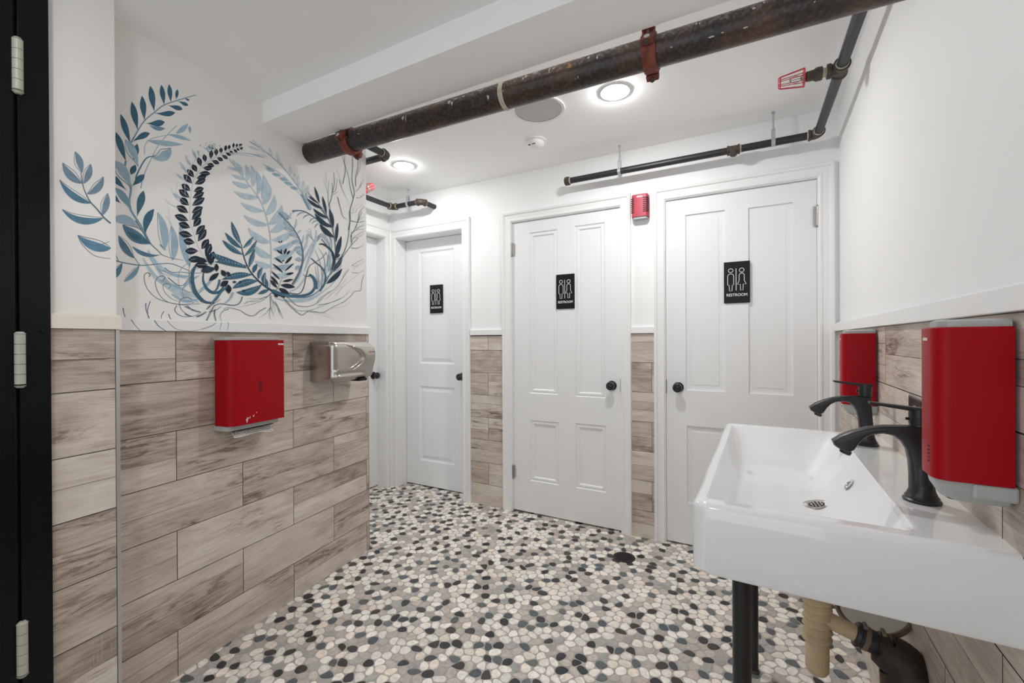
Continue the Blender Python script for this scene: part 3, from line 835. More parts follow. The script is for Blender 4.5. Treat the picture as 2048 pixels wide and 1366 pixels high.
# faucets
def faucet(y, label):
    t = thing('faucet', label, 'faucet', RW(y, .055, ST), 'black faucets on the sink deck')
    P = lambda x, tt, z: RW(y+tt, x, z)          # x = distance from the wall
    prof = [(.044,.893),(.043,.925),(.045,.960),(.047,1.000),(.048,1.030),(.080,1.0305),(.117,1.0275),(.142,1.022),(.167,1.0125),(.186,1.002),(.201,.989),(.197,.978),(.186,.970),(.173,.965),(.163,.973),(.155,.988),(.145,1.000),(.133,1.0075),(.118,1.0105),(.103,1.008),(.092,.999),(.084,.984),(.080,.962),(.078,.930),(.078,.893)]
    # body swept as rounded slabs across the width
    mb = MB(); cxm = sum(p[0] for p in prof)/len(prof)
    secs = []
    nrm = []
    n = len(prof)
    for i in range(n):
        a, b = V(prof[i-1]), V(prof[(i+1) % n]); tt = (b-a).normalized(); nrm.append(V((tt.y, -tt.x)))
    hw = .0165
    for k in range(-6, 7):
        th = k/6*math.pi/2; w_ = hw*math.sin(th); ins = .0075*(1-math.cos(th)**.8 if abs(k) < 6 else 1)
        secs.append([P(prof[i][0]+nrm[i].x*ins*-1, w_, prof[i][1]+nrm[i].y*ins*-1) if True else None for i in range(n)])
    # make sure insets shrink the shape
    test = V(prof[5]); inward = nrm[5]*-1
    if inward.y > 0:
        secs = []
        for k in range(-6, 7):
            th = k/6*math.pi/2; w_ = hw*math.sin(th); ins = .0075*(1-math.cos(th)**.8 if abs(k) < 6 else 1)
            secs.append([P(prof[i][0]+nrm[i].x*ins, w_, prof[i][1]+nrm[i].y*ins) for i in range(n)])
    mb.rings(secs)
    mb.build('spout', M['matte_black'], t, smooth=True)
    MB().lathe([(.0175, 0), (.0178, .03), (.0176, .06)], P(.061, 0, ST+.008), (0, 0, 1), 28).build('column', M['matte_black'], t, smooth=True)
    MB().lathe([(.0285, 0), (.029, .004), (.0255, .007), (.026, .010), (.0235, .013), (.020, .022), (.0175, .036)], P(.059, 0, ST), (0, 0, 1), 32).build('base_ring', M['matte_black'], t, smooth=True)
    MB().lathe([(.009, 0), (.0105, .002), (.0105, .008)], P(.179, 0, .9625), (0.45, 0, 1), 20).build('aerator', M['knob'], t, smooth=True)
    MB().lathe([(.0155, 0), (.0150, .003), (.0165, .007), (.0165, .026), (.015, .033), (.008, .036)], P(.062, 0, 1.0295), (0, 0, 1), 28).build('cartridge_cap', M['matte_black'], t, smooth=True)
    lv = MB(); secs = []
    for x, z, hw_, th in ((.046, 1.0605, .0135, .007), (.064, 1.062, .0145, .008), (.085, 1.064, .0125, .007), (.110, 1.067, .0115, .006), (.133, 1.070, .0115, .005), (.139, 1.071, .0105, .004)):
        secs.append([P(x, -hw_, z), P(x, -hw_*.8, z+th*.5), P(x, hw_*.8, z+th*.5), P(x, hw_, z), P(x, hw_*.8, z-th*.5), P(x, -hw_*.8, z-th*.5)])
    lv.rings(secs).build('lever', M['matte_black'], t, smooth=True)
    MB().lathe([(.0028, 0), (.0028, .004)], P(.079, 0, 1.043), tuple(RN), 10).build('set_screw', M['knob'], t)
    return t
faucet(1.114, 'near black faucet on the sink beside the big red dispenser')
faucet(1.630, 'far black faucet on the sink in front of the wide door')

# legs under the sink
for (x, y, hw_, lab) in ((-.0095, .945, .0165, 'black sink leg nearest the camera under the front corner'), (.020, 1.795, .015, 'black sink leg standing further back under the sink')):
    t = thing('sink_leg', lab, 'leg', (x, y, 0), 'legs under the sink')
    MB().tube([(x, y, .006), (x, y, SBOT-.0005)], hw_, 24).build('tube', M['leg'], t, smooth=True)
    MB().lathe([(hw_*1.25, 0), (hw_*1.25, .004), (hw_*1.05, .009)], (x, y, 0.0015), (0, 0, 1), 24).build('foot', M['fitting'], t, smooth=True)

# drain trap
TX, TY = .160, 1.375
tr = thing('drain_trap', 'cream ribbed drain trap hanging under the sink', 'pipe', (TX, TY, .5))
prof = []; z = SBOT-.001; k = 0
mb = MB(); seg = 28; secs = []
NZ = 170
def RIB(z, ph):
    q = ((SBOT-z)/.0195+ph/(2*math.pi)) % 1.0
    return .0255+.0085*(q/.72 if q < .72 else (1-q)/.28)
for i in range(NZ+1):
    z = SBOT-.0005 - (SBOT-.415)*i/NZ
    secs.append([V((TX+RIB(z, ph)*math.cos(ph), TY+RIB(z, ph)*math.sin(ph), z)) for ph in [2*math.pi*q/seg for q in range(seg)]])
mb.rings(secs).build('ribbed_hose', M['cream_plastic'], tr, smooth=True)
MB().lathe([(.0, 0), (.012, .001), (.021, .006), (.026, .016), (.0265, .03), (.0265, .095)], (TX, TY, .325), (0, 0, 1), 28).build('cup', M['cream_plastic'], tr, smooth=True)
B0 = V((TX+.02, TY, .475)); B1 = V((.250, 1.372, .455))
MB().cyl(B0, B1-(B1-B0).normalized()*.0125, .020).build('side_arm', M['cream_plastic'], tr, smooth=True)
# rubber coupling and cast iron elbow into the wall
el = thing('iron_drain_elbow', 'dark rusty cast iron elbow clamped to the cream trap, entering the wood tile wall', 'pipe', (.33, 1.37, .4))
ax_ = (B1-B0).normalized()
MB().lathe([(.028, 0), (.030, .003), (.030, .008), (.027, .010), (.027, .040), (.031, .043), (.031, .050)], B1-ax_*.012, ax_, 28).build('rubber_coupling', M['pipe_black'], el, smooth=True)
c1 = B1+ax_*.004
MB().lathe([(.0285, 0), (.0285, .010)], c1, ax_, 28).lathe([(.005, -.010), (.005, .010)], c1+V((0, 0, .031))+ax_*.005, (0, 1, 0), 10).build('band_clamp', M['tape'], el, smooth=True)
c2 = B1+ax_*.040
MB().lathe([(.034, 0), (.034, .012)], c2, ax_, 28).lathe([(.005, -.012), (.005, .012)], c2+V((0, 0, .036))+ax_*.006, (0, 1, 0), 10).build('band_clamp', M['tape'], el, smooth=True)
pth = [B1+ax_*.042, B1+ax_*.060, V((.325, 1.365, .435)), V((.343, 1.352, .400)), V((.350, 1.345, .350)), V((.354, 1.34, .28))]
key_ = [(B1+ax_*.044, .030), (B1+ax_*.060, .034), (V((.298, 1.367, .437)), .041), (V((.322, 1.361, .424)), .049), (V((.335, 1.356, .398)), .054), (V((.338, 1.352, .362)), .054), (V((.341, 1.35, .315)), .046)]
ep, er = [], []
for i in range(len(key_)-1):
    p0, p1, p2, p3 = [key_[max(0, min(len(key_)-1, i+q))] for q in (-1, 0, 1, 2)]
    for k in range(5):
        t = k/5; ep.append(.5*((2*p1[0])+(p2[0]-p0[0])*t+(2*p0[0]-5*p1[0]+4*p2[0]-p3[0])*t*t+(p1[0]*3-p0[0]-3*p2[0]+p3[0])*t**3)); er.append(p1[1]*(1-t)+p2[1]*t)
ep.append(key_[-1][0]); er.append(key_[-1][1])
bmE = MB().tube(ep, er, 32)
bmE.build('elbow', M['castiron'], el, smooth=True)
MB().cyl(V((.315, 1.352, .385)), RW(1.352, -.004, .375), .046).build('wall_stub', M['castiron'], el, smooth=True)
# ring of the pipe collar behind
cr = thing('wall_pipe_collar', 'round brown rimmed plate under the sink above the iron elbow', 'collar', RW(1.52, .08, .46))
CC = V((.300, 1.500, .466)); nA = V((-.28, -.42, 1)).normalized()
MB().lathe([(.074, -.006), (.083, -.004), (.086, .004), (.081, .010), (.074, .006)], CC, nA, 48, caps=False).build('rim', M['tape'], cr, smooth=True)
MB().lathe([(.0, -.001), (.060, -.001), (.078, .002)], CC, nA, 40).build('plate', M['chrome'], cr, smooth=True)
MB().tube([CC-nA*.004, CC+V((.03, 0, -.02)), RW(1.505, .0, .43)], .012, 14).build('stem', M['fitting'], cr, smooth=True)

# ------------------------------------------------------------------ ceiling fittings
def downlight(x, y, z, label, m, r=.050):
    t = thing('recessed_light', label, 'light', (x, y, z), 'recessed ceiling lights')
    MB().lathe([(r+.002, -.010), (r, 0), (r+.004, -.0), (r+.016, -.001), (r+.018, .0035), (r+.016, .004)][1:], (x, y, z-.004), (0, 0, 1), 40, caps=False).build('trim_ring', M['plastic_white'], t, smooth=True)
    mb = MB(); rings = [[(x+r*q*math.cos(a*math.pi/20), y+r*q*math.sin(a*math.pi/20), z-h) for a in range(40)] for q, h in ((1, .0035), (.985, .0075), (.93, .0105), (.75, .0125), (.4, .0135), (.05, .014))]
    mb.rings(rings, True, False, True)
    mb.build('lens', m, t, smooth=True)
downlight(-.538, 2.028, ZC, 'glowing recessed light on the far ceiling just below the big pipe', M['lamp'])
downlight(-1.993, 2.208, ZC, 'glowing recessed light on the far ceiling above the recessed narrow door', M['lamp_far'])
downlight(-.30, -.55, ZN, 'unseen fill light added in the near ceiling behind the camera on the sink side', M['fill_near'])  # out of view, added to brighten the near end of the room
downlight(-1.05, .05, ZN, 'unseen fill light added in the near ceiling above the black door side', M['fill_near'])  # second added fill lamp, also out of view
sp = thing('ceiling_speaker', 'large round grey ceiling speaker half hidden by the big pipe', 'speaker', (-.917, 1.995, ZC))
MB().lathe([(.118, 0), (.132, -.001), (.133, .004), (.131, .0055)], (-.917, 1.995, ZC-.006), (0, 0, 1), 56, caps=False).build('bezel', M['plastic_white'], sp, smooth=True)
MB().lathe([(.0, -.001), (.08, -.0005), (.1185, .001), (.1185, .004)], (-.917, 1.995, ZC-.0055), (0, 0, 1), 56).build('grille', M['grille'], sp, smooth=True)
sd = thing('smoke_detector', 'small white round smoke detector on the far ceiling beyond the speaker', 'smoke detector', (-1.075, 2.30, ZC))
MB().lathe([(.060, 0), (.062, -.008), (.056, -.012), (.052, -.013)], (-1.075, 2.30, ZC), (0, 0, 1), 40).build('base', M['plastic_white'], sd, smooth=True)
MB().lathe([(.050, -.010), (.050, -.024), (.044, -.034), (.030, -.042), (.012, -.045), (.0, -.045)], (-1.075, 2.30, ZC), (0, 0, 1), 40).build('head', M['plastic_white'], sd, smooth=True)
MB().box((-1.078, 2.2575, ZC-.037), (-1.060, 2.262, ZC-.030)).build('vent_slot', M['dark'], sd)
MB().box((-1.103, 2.262, ZC-.037), (-1.087, 2.267, ZC-.030)).build('vent_slot', M['dark'], sd)
fd = thing('floor_drain', 'dark round floor drain in the pebble floor in front of the middle door', 'drain', (-.597, 2.403, 0))
MB().lathe([(.0, .003), (.050, .003), (.058, .0035), (.060, .001), (.060, 0.0005)], (-.597, 2.403, 0), (0, 0, 1), 40).build('plate', M['drain'], fd, smooth=True)
mb = MB()
for k in range(-4, 5):
    hw_ = math.sqrt(.046**2-(k*.010)**2) if abs(k*.010) < .046 else .01
    mb.box((-.597-hw_, 2.403+k*.010-.0022, .0025), (-.597+hw_, 2.403+k*.010+.0022, .0036))
mb.build('slots', M['dark'], fd)

# ------------------------------------------------------------------ the big pipe
PA = V((-1.90, 1.412, 2.118)); PB = V((.395, 1.462, 2.118)); PX = (PB-PA).normalized(); PR = .0470
bp = thing('drain_pipe', 'thick old black iron pipe with paint splashes running under the ceiling', 'pipe', (PA+PB)/2)
NS = 60
MB().tube([PA+(PB-PA)*k/NS for k in range(NS+1)], PR, 40).build('pipe', M['oldpipe'], bp, smooth=True)
def on_pipe(x): return PA + PX*((x-PA.x)/PX.x)
def coupling(x, roll):
    c = on_pipe(x); w = .021
    e1 = PX; 
    f = (V((0, -1, 0))*math.cos(roll) + V((0, 0, 1))*math.sin(roll)); f = (f-e1*f.dot(e1)).normalized(); g = e1.cross(f)
    g = g if g.z > 0 else -g
    mb = MB().lathe([(PR+.001, -w), (PR+.009, -w), (PR+.0125, -w*.7), (PR+.0125, w*.7), (PR+.009, w), (PR+.001, w)], c, e1, 40, caps=False)
    o = mb.build('coupling', M['coupling'], bp, smooth=True)
    for sg in (1, -1):
        def Q(a, b, h): return c + e1*a + f*(sg*(PR+b)) + g*h
        hb = MB()
        hb.box((-w*.95, .002, -.040), (w*.95, .022, -.014), Q); hb.box((-w*.95, .002, .020), (w*.95, .024, .040), Q)
        hb.box((-w*.95, -.002, -.016), (-w*.6, .014, .022), Q); hb.box((w*.6, -.002, -.016), (w*.95, .014, .022), Q)
        hb.build('lug', M['coupling'], o, bevel=.004)
        bt = MB(); bt.cyl(Q(0, .013, -.044), Q(0, .013, .046), .0052, 12); bt.lathe([(.009, 0), (.009, .006), (.006, .008)], Q(0, .013, -.041), -g, 6)
        bt.build('bolt', M['fitting'], o, smooth=False)
        MB().lathe([(.0095, 0), (.0085, .002)], Q(0, .0215, -.027), f*sg, 18).build('bolt_head', M['galv'], o)
    return o
coupling(-1.600, R(22)); coupling(-.268, R(30))
c = on_pipe(-.795)
MB().lathe([(PR, -.010), (PR+.0022, -.007), (PR+.0026, -.003), (PR+.0006, 0), (PR+.0022, .003), (PR+.0018, .007), (PR, .009)], c, PX, 40, caps=False).build('joint_bead', M['dope'], bp, smooth=True)
# paint splashes and drips with their own shapes
rnd = random.Random(12); mb = MB()
def on_surf(x, th, e=.0006):
    c = on_pipe(x); f = V((0, -1, 0)); f = (f-PX*f.dot(PX)).normalized(); g = V((0, 0, 1))
    return c + (f*math.cos(th)+g*math.sin(th))*(PR+e)
spl = [(-1.25,.10,.012,.020),(-1.235,-.05,.004,.030),(-1.02,.25,.014,.022),(-1.005,.05,.010,.018),(-.99,.38,.020,.008),(-.955,.42,.022,.007),(-.87,.55,.007,.016),(-.845,-.30,.008,.020),(-.88,.50,.025,.006),(-.69,.50,.012,.014),(-.655,.62,.022,.010),(-.70,.35,.008,.012),(-.60,.35,.004,.034),(-.585,.45,.010,.008),(-.43,.20,.006,.012),(-.46,.42,.010,.012),(-.38,.62,.02,.008),(-.13,.52,.006,.016),(-.12,.40,.004,.014),(.02,.30,.010,.010),(-.09,-.62,.020,.005),(-.06,-.58,.008,.006),(.00,-.66,.016,.004),(-.20,-.55,.007,.004),(.08,.5,.018,.008),(.11,.35,.02,.012),(-1.72,.2,.006,.006),(-1.50,-.15,.018,.003),(-1.42,.50,.05,.007),(-1.33,.55,.03,.006),(-.78,-.2,.004,.006),(.045,.55,.005,.014)]
SPL = mat('dried plaster splash', (.50, .47, .44), .8, var=.2, bscale=200)
for (x, th, lx, lz) in spl:
    mb = MB(); n = 14; ring = []
    for k in range(n):
        a = 2*math.pi*k/n; q = rnd.uniform(.55, 1.15)
        ring.append(mb.vert(on_surf(x+lx*.5*q*math.cos(a), th+lz*.5/PR*q*math.sin(a))))
    cc = mb.vert(on_surf(x, th, .0012))
    for k in range(n): mb.face([ring[k], ring[(k+1) % n], cc])
    mb.build('paint_splash', SPL, bp, fix=False)
mb = MB(); ring = []
for k in range(14):
    a = 2*math.pi*k/14; ring.append(mb.vert(on_surf(-.525+.008*math.cos(a), .18+.17*math.sin(a))))
mb.face(ring); mb.build('rust_spot', mat('orange rust', (.35, .16, .05), .7), bp, fix=False)

# ------------------------------------------------------------------ sprinkler lines
def pipe_run(parent, a, b, r=.0185):
    MB().cyl(a, b, r, 24).build('pipe', M['pipe_black'], parent, smooth=True)
def collar(mb, c, ax, r=.027, w=.006): mb.lathe([(r*.88, -w), (r, -w*.6), (r, w*.6), (r*.88, w)], c, ax, 24)
def elbow(parent, c, d1_, d2_, r=.0235, L=.034):
    c, d1_, d2_ = V(c), V(d1_).normalized(), V(d2_).normalized()
    pts = [c+d1_*L]
    for k in range(9):
        t = k/8; pts.append((c+d1_*L*.75)*(1-t)**2 + c*2*t*(1-t) + (c+d2_*L*.75)*t*t)
    pts.append(c+d2_*L)
    mb = MB().tube(pts, r, 24); collar(mb, c+d1_*L, d1_); collar(mb, c+d2_*L, d2_)
    o = mb.build('elbow', M['fitting'], parent, smooth=True)
    for d in (d1_, d2_): MB().lathe([(.0215, 0), (.0205, .0045)], c+d*(L+.006), d, 20).build('sealant', M['dope'], o, smooth=True)
def hanger(parent, x, y, z, ztop, ax):
    mb = MB(); r = .0205
    axv = V(ax)
    side = axv.cross(V((0, 0, 1))).normalized()
    loop = [V((x, y, z)) + side*(r*math.cos(t)) + V((0, 0, r*math.sin(t))) for t in [R(-235)+R(290)*k/22 for k in range(23)]]
    loop = [V((x, y, z+.060)) - side*.006] + loop + [V((x, y, z+.060)) + side*.006]
    secs = []
    for p in loop: secs.append(p)
    for a, b in zip(secs, secs[1:]):
        o = (V((x, y, z+.01))-((a+b)/2)); o -= axv*o.dot(axv)
        n = (b-a).cross(axv).normalized()*.001
        h = axv*.009
        mb.rings([[a-h-n, a+h-n, a+h+n, a-h+n], [b-h-n, b+h-n, b+h+n, b-h+n]])
    o = mb.build('hanger', M['galv'], parent)
    rod = MB().cyl((x, y, z+.052), (x, y, ztop), .0045, 10); rod.lathe([(.009, 0), (.009, .006)], (x, y, z+.062), (0, 0, 1), 6); rod.lathe([(.009, 0), (.006, .004)], (x, y, ztop-.004), (0, 0, 1), 12)
    rod.build('rod', M['galv'], o)
def sprinkler(parent, base, d, label, L=1.0):
    """head with red wire guard, pointing along d from base"""
    d = V(d).normalized()
    t = parent
    h = MB().lathe([(.013, 0), (.013, .010), (.009, .013), (.006, .016)], base, d, 16)
    up = V((0, 0, 1)); up = (up-d*up.dot(d)).normalized(); sd_ = d.cross(up)
    for s_ in (1, -1):
        h.tube([base+d*.014+up*.008*s_, base+d*.030+up*.014*s_, base+d*.044+up*.009*s_, base+d*.050], .0018, 8)
    h.lathe([(.002, 0), (.002, .034)], base+d*.014, d, 8)
    h.box((-.012, -.010, .050), (.012, .010, .0515), lambda a, b, c_: base+sd_*a+up*b+d*c_)
    h.build('sprinkler_head', M['glass_bulb'], t, smooth=True)
    g = MB(); n = 8; r0, r1, LL = .034, .022, .088
    for k in range(n//2):
        a = math.pi*k/(n/2)+.2; q = sd_*math.cos(a)+up*math.sin(a)
        g.tube([base+d*.002+q*r0*.9, base+d*.004+q*r0, base+d*(LL-.004)+q*r1, base+d*LL+q*(r1-.004), base+d*LL-q*(r1-.004), base+d*(LL-.004)-q*r1, base+d*.004-q*r0, base+d*.002-q*r0*.9], .0014, 6)
    for rr_, hh in ((r0, .004), (r0*.55, .001), (r1+(r0-r1)*.0, LL-.006)):
        ring = [base+d*hh+(sd_*math.cos(2*math.pi*k/24)+up*math.sin(2*math.pi*k/24))*rr_ for k in range(25)]
        g.tube(ring, .0016, 6, caps=False)
    g.lathe([(.016, -.001), (r0, .002), (r0, .0045), (.016, .003)], base, d, 24, caps=False)
    g.build('wire_guard', M['redwire'], t, smooth=True)

sr = thing('sprinkler_pipe', 'black sprinkler pipe over the two right doors with a caged head by the sink', 'pipe', (-.3, 2.61, 2.207), 'sprinkler lines')
Zs = 2.207; Ys = 2.607; Xs = .312
pipe_run(sr, (-.985, Ys, Zs), (.062-.12+.03, Ys, Zs)); pipe_run(sr, (-.03, Ys, Zs), (Xs-.035, Ys, Zs))
pipe_run(sr, (Xs, Ys-.035, Zs), (Xs, 2.05, Zs)); pipe_run(sr, (Xs, 1.98, Zs), (Xs, 1.33, Zs))
elbow(sr, (Xs, Ys, Zs), (-1, 0, 0), (0, -1, 0))
mb = MB().lathe([(.0255, -.03), (.0255, -.022), (.0225, -.020), (.0225, .020), (.0255, .022), (.0255, .030)], (-.058, Ys, Zs), (1, 0, 0), 24); mb.lathe([(.020, 0), (.020, .030), (.012, .034)], (-.058, Ys, Zs), (0, -.5, -1), 20)
cpg = mb.build('tee', M['fitting'], sr, smooth=True)
MB().lathe([(.0205, 0), (.020, .006)], (-.027, Ys, Zs), (1, 0, 0), 20).build('sealant', M['dope'], cpg, smooth=True)
mb = MB().lathe([(.024, -.004), (.0265, .002), (.0265, .022), (.022, .028), (.012, .031)], (-.985, Ys, Zs), (-1, 0, 0), 24)
ec = mb.build('end_cap', M['fitting'], sr, smooth=True)
MB().lathe([(.0205, 0), (.020, .007)], (-.981, Ys, Zs), (1, 0, 0), 20).build('sealant', M['dope'], ec, smooth=True)
hanger(sr, -.666, Ys, Zs, ZC, (1, 0, 0)); hanger(sr, .124, Ys, Zs, ZC, (1, 0, 0))
TYc = 2.018
mb = MB().lathe([(.027, -.036), (.027, -.026), (.0235, -.024), (.0235, .024), (.027, .026), (.027, .036)], (Xs, TYc, Zs), (0, 1, 0), 24); mb.lathe([(.0225, 0), (.0225, .028), (.0265, .030), (.0265, .042)], (Xs, TYc, Zs), (-1, 0, 0), 24)
te = mb.build('tee', M['fitting'], sr, smooth=True)
MB().lathe([(.021, 0), (.0205, .006)], (Xs, TYc-.036, Zs), (0, -1, 0), 20).build('sealant', M['dope'], te, smooth=True)
MB().lathe([(.017, 0), (.017, .018)], (Xs-.042, TYc, Zs), (-1, 0, 0), 20).build('sealant', M['dope'], te, smooth=True)
MB().lathe([(.0235, 0), (.0245, .006), (.0245, .020), (.019, .028), (.018, .050), (.014, .052)], (Xs-.056, TYc, Zs), (-1, 0, 0), 24).build('reducer', M['fitting'], sr, smooth=True)
sprinkler(sr, V((Xs-.110, TYc, Zs)), (-1, 0, 0), '')

sl_ = thing('sprinkler_pipe', 'black sprinkler pipe bending round the corner above the recessed narrow door', 'pipe', (-2.43, 2.57, 2.25), 'sprinkler lines')
Zl = 2.248; Xl, Yl = -2.440, 2.575
pipe_run(sl_, (Xl, Yl-.035, Zl), (Xl, 1.5, Zl)); pipe_run(sl_, (Xl+.035, Yl, Zl), (-2.185, Yl, Zl))
elbow(sl_, (Xl, Yl, Zl), (1, 0, 0), (0, -1, 0))
elbow(sl_, (-2.155, Yl, Zl), (-1, 0, 0), (.35, 1, -.1)); MB().cyl((-2.145, Yl+.03, Zl-.003), (-2.125, BY+.02, Zl-.012), .0185, 20).build('pipe', M['pipe_black'], sl_, smooth=True)
hanger(sl_, -2.285, Yl, Zl, ZC, (1, 0, 0))
MB().lathe([(.0225, -.01), (.0225, .028), (.0255, .030), (.0255, .040)], (Xl, 2.17, Zl), (1, 0, 0), 24).lathe([(.018, .03), (.018, .114)], (Xl, 2.17, Zl), (1, 0, 0), 24).build('tee', M['fitting'], sl_, smooth=True)
sprinkler(sl_, V((Xl+.115, 2.17, Zl)), (1, 0, .05), '')

sm2 = thing('sprinkler_pipe', 'short black sprinkler pipe elbow turning round the end of the mural wall', 'pipe', (-1.79, 1.84, 2.245), 'sprinkler lines')
Zm = 2.248; Xm, Ym = -1.786, 1.845
pipe_run(sm2, (Xm, Ym-.035, Zm), (Xm, 1.345, Zm)); pipe_run(sm2, (Xm-.035, Ym, Zm), (-2.40, Ym, Zm))
elbow(sm2, (Xm, Ym, Zm), (-1, 0, 0), (0, -1, 0))

# ------------------------------------------------------------------ the mural, painted brush stroke by brush stroke
def wall_point(px, py, off, plane):
    # point of the wall that was traced at (px, py)
    d = FW + RT*((px-1024)/F_PX) - UP*((py-683)/F_PX)
    p0 = LC + LN*(plane+off)
    return CAM + d*((p0-CAM).dot(LN)/d.dot(LN))
PAL = {'vein': (.36,.40,.43), 'navy': (.018,.030,.050), 'ink': (.030,.055,.085), 'teal': (.055,.145,.215), 'blue': (.095,.205,.300), 'mid': (.19,.33,.43),
       'pale': (.34,.48,.58), 'wash': (.46,.58,.66), 'mist': (.58,.66,.70), 'slate': (.13,.19,.25), 'line': (.13,.17,.22), 'thin': (.30,.34,.39), 'root': (.10,.14,.20)}
class Mural:
    def __init__(s, plane): s.mb = MB(); s.k = 0; s.plane = plane; s.T = (0, 0, 1)
    def crop(s, x, y, sc_): s.T = (x, y, sc_)
    def pt(s, x, y):
        return wall_point(s.T[0]+x/s.T[2], s.T[1]+y/s.T[2], -.0056+s.k*4e-6, s.plane)
    def col(s, c, g=1.0):
        c = PAL[c] if isinstance(c, str) else c
        return tuple(min(1, q*g) for q in c)
    def band(s, pts, ws, c, g=1.0, shade=None):
        s.k += 1; n = len(pts); cc = s.col(c, g); ids = []
        for i, p in enumerate(pts):
            a, b = pts[max(i-1, 0)], pts[min(i+1, n-1)]
            dx, dy = b[0]-a[0], b[1]-a[1]; d = math.hypot(dx, dy) or 1
            nx, ny = -dy/d, dx/d; w_ = ws[i]/2
            ids.append((s.mb.vert(s.pt(p[0]+nx*w_, p[1]+ny*w_)), s.mb.vert(s.pt(p[0]-nx*w_, p[1]-ny*w_))))
        for (a, b), (c_, d_) in zip(ids, ids[1:]): s.mb.face([a, c_, d_, b], cc)
    def smooth(s, pts, n=6):
        if len(pts) < 3: 
            return [(pts[0][0]+(pts[1][0]-pts[0][0])*k/n, pts[0][1]+(pts[1][1]-pts[0][1])*k/n) for k in range(n+1)]
        P = [pts[0]] + list(pts) + [pts[-1]]; out = []
        for i in range(1, len(P)-2):
            p0, p1, p2, p3 = P[i-1], P[i], P[i+1], P[i+2]
            for k in range(n):
                t = k/n
                out.append(tuple(.5*((2*p1[q])+(-p0[q]+p2[q])*t+(2*p0[q]-5*p1[q]+4*p2[q]-p3[q])*t*t+(-p0[q]+3*p1[q]-3*p2[q]+p3[q])*t**3) for q in (0, 1)))
        out.append(P[-2]); return out
    def line(s, pts, w, c, taper=.3, g=1.0):
        p = s.smooth(pts); n = len(p)
        s.band(p, [w*(taper+(1-taper)*(1-i/(n-1))) for i in range(n)], c, g)
    def leaf(s, a, b, w, c, bend=0.0, fat=.5, g=1.0, mid=None, edge=None):
        # a base, b tip
        n = 12; dx, dy = b[0]-a[0], b[1]-a[1]
        cx, cy = (a[0]+b[0])/2 - dy*bend, (a[1]+b[1])/2 + dx*bend
        pts = [((1-t)**2*a[0]+2*t*(1-t)*cx+t*t*b[0], (1-t)**2*a[1]+2*t*(1-t)*cy+t*t*b[1]) for t in [k/n for k in range(n+1)]]
        e = math.log(.5)/math.log(fat)
        ws = [w*max(.03, math.sin(math.pi*(k/n)**e))**.85 for k in range(n+1)]
        s.band(pts, ws, c, g)
        if mid: s.band(pts[1:-2], [w*.055]*(n-2), mid)
        if edge:
            m_ = 1 if bend >= 0 else -1
            o = []
            for i, p in enumerate(pts):
                A, B = pts[max(i-1, 0)], pts[min(i+1, n)]; ex, ey = B[0]-A[0], B[1]-A[1]; d = math.hypot(ex, ey) or 1
                o.append((p[0]+m_*ey/d*ws[i]*.78, p[1]-m_*ex/d*ws[i]*.78))
            s.band(o, [w*.06]*(n+1), edge)
    def leaves(s, L, c, **k):
        for q in L:
            kk = dict(k)
            if len(q) > 5: kk['bend'] = q[5]
            s.leaf((q[0], q[1]), (q[2], q[3]), q[4], c, **kk)
m = Mural(0.0)
# upper left fern
A = (90, 150, 4.018); m.crop(*A)
m.line([(770,910),(790,820),(850,680),(930,540),(1060,405)], 9, 'pale', .6)
m.line([(800,640),(805,560),(860,510),(1000,480)], 7, 'pale', .6)
m.leaves([(820,525,1108,558,44,.05),(990,478,1172,528,30,-.05),(1052,470,1150,392,42,.1),(1168,468,1160,408,24)], 'pale')
m.line([(690,545),(790,380),(880,300),(960,240),(1110,190),(1215,160)], 12, 'mid', .5)
m.leaves([(650,690,570,460,54),(686,548,608,315,50),(745,440,697,215,54),(800,362,780,168,50),(878,290,846,88,52),(958,238,935,80,42),(1012,215,997,75,38),(1055,195,1064,115,26)], 'teal', fat=.58)
m.leaves([(810,388,962,378,52,.08),(880,305,1046,302,44,.1),(985,243,1106,275,38),(1068,208,1152,245,28),(1120,185,1160,205,16),(700,540,842,468,50,-.1)], 'teal', fat=.68)
m.leaf((835,400), (966,430), 34, 'mid', .2, .6)
m.leaf((712,680), (742,552), 54, 'teal'); m.leaf((690,800), (728,722), 50, 'teal')
m.leaf((750,735), (648,520), 60, 'pale', .12, .6, edge='teal')
m.line([(735,860),(735,810),(790,700),(830,660),(880,655)], 15, 'blue', .5)
m.leaf((850,658), (1012,588), 78, 'pale', .42, .6, edge='teal')
m.line([(650,690),(645,760),(690,900),(680,1000),(690,1085),(770,1210),(850,1360)], 17, 'mid', .8)
m.leaf((690,905), (565,690), 74, 'pale', .12, .6, edge='teal')
m.leaves([(575,755,529,688,50),(662,932,529,806,48),(612,1034,529,962,44)], 'teal', fat=.7)
m.leaf((700,1095), (563,905), 58, 'mid', .1, .6)
m.leaves([(700,892,800,800,54),(740,1135,792,930,62),(808,1290,876,1078,66,-.22)], 'teal', fat=.62)
m.leaf((760,1240), (528,1170), 74, 'pale', .34, .6)
m.leaf((845,1355), (625,1205), 88, 'blue', -.14, .5, edge='slate')
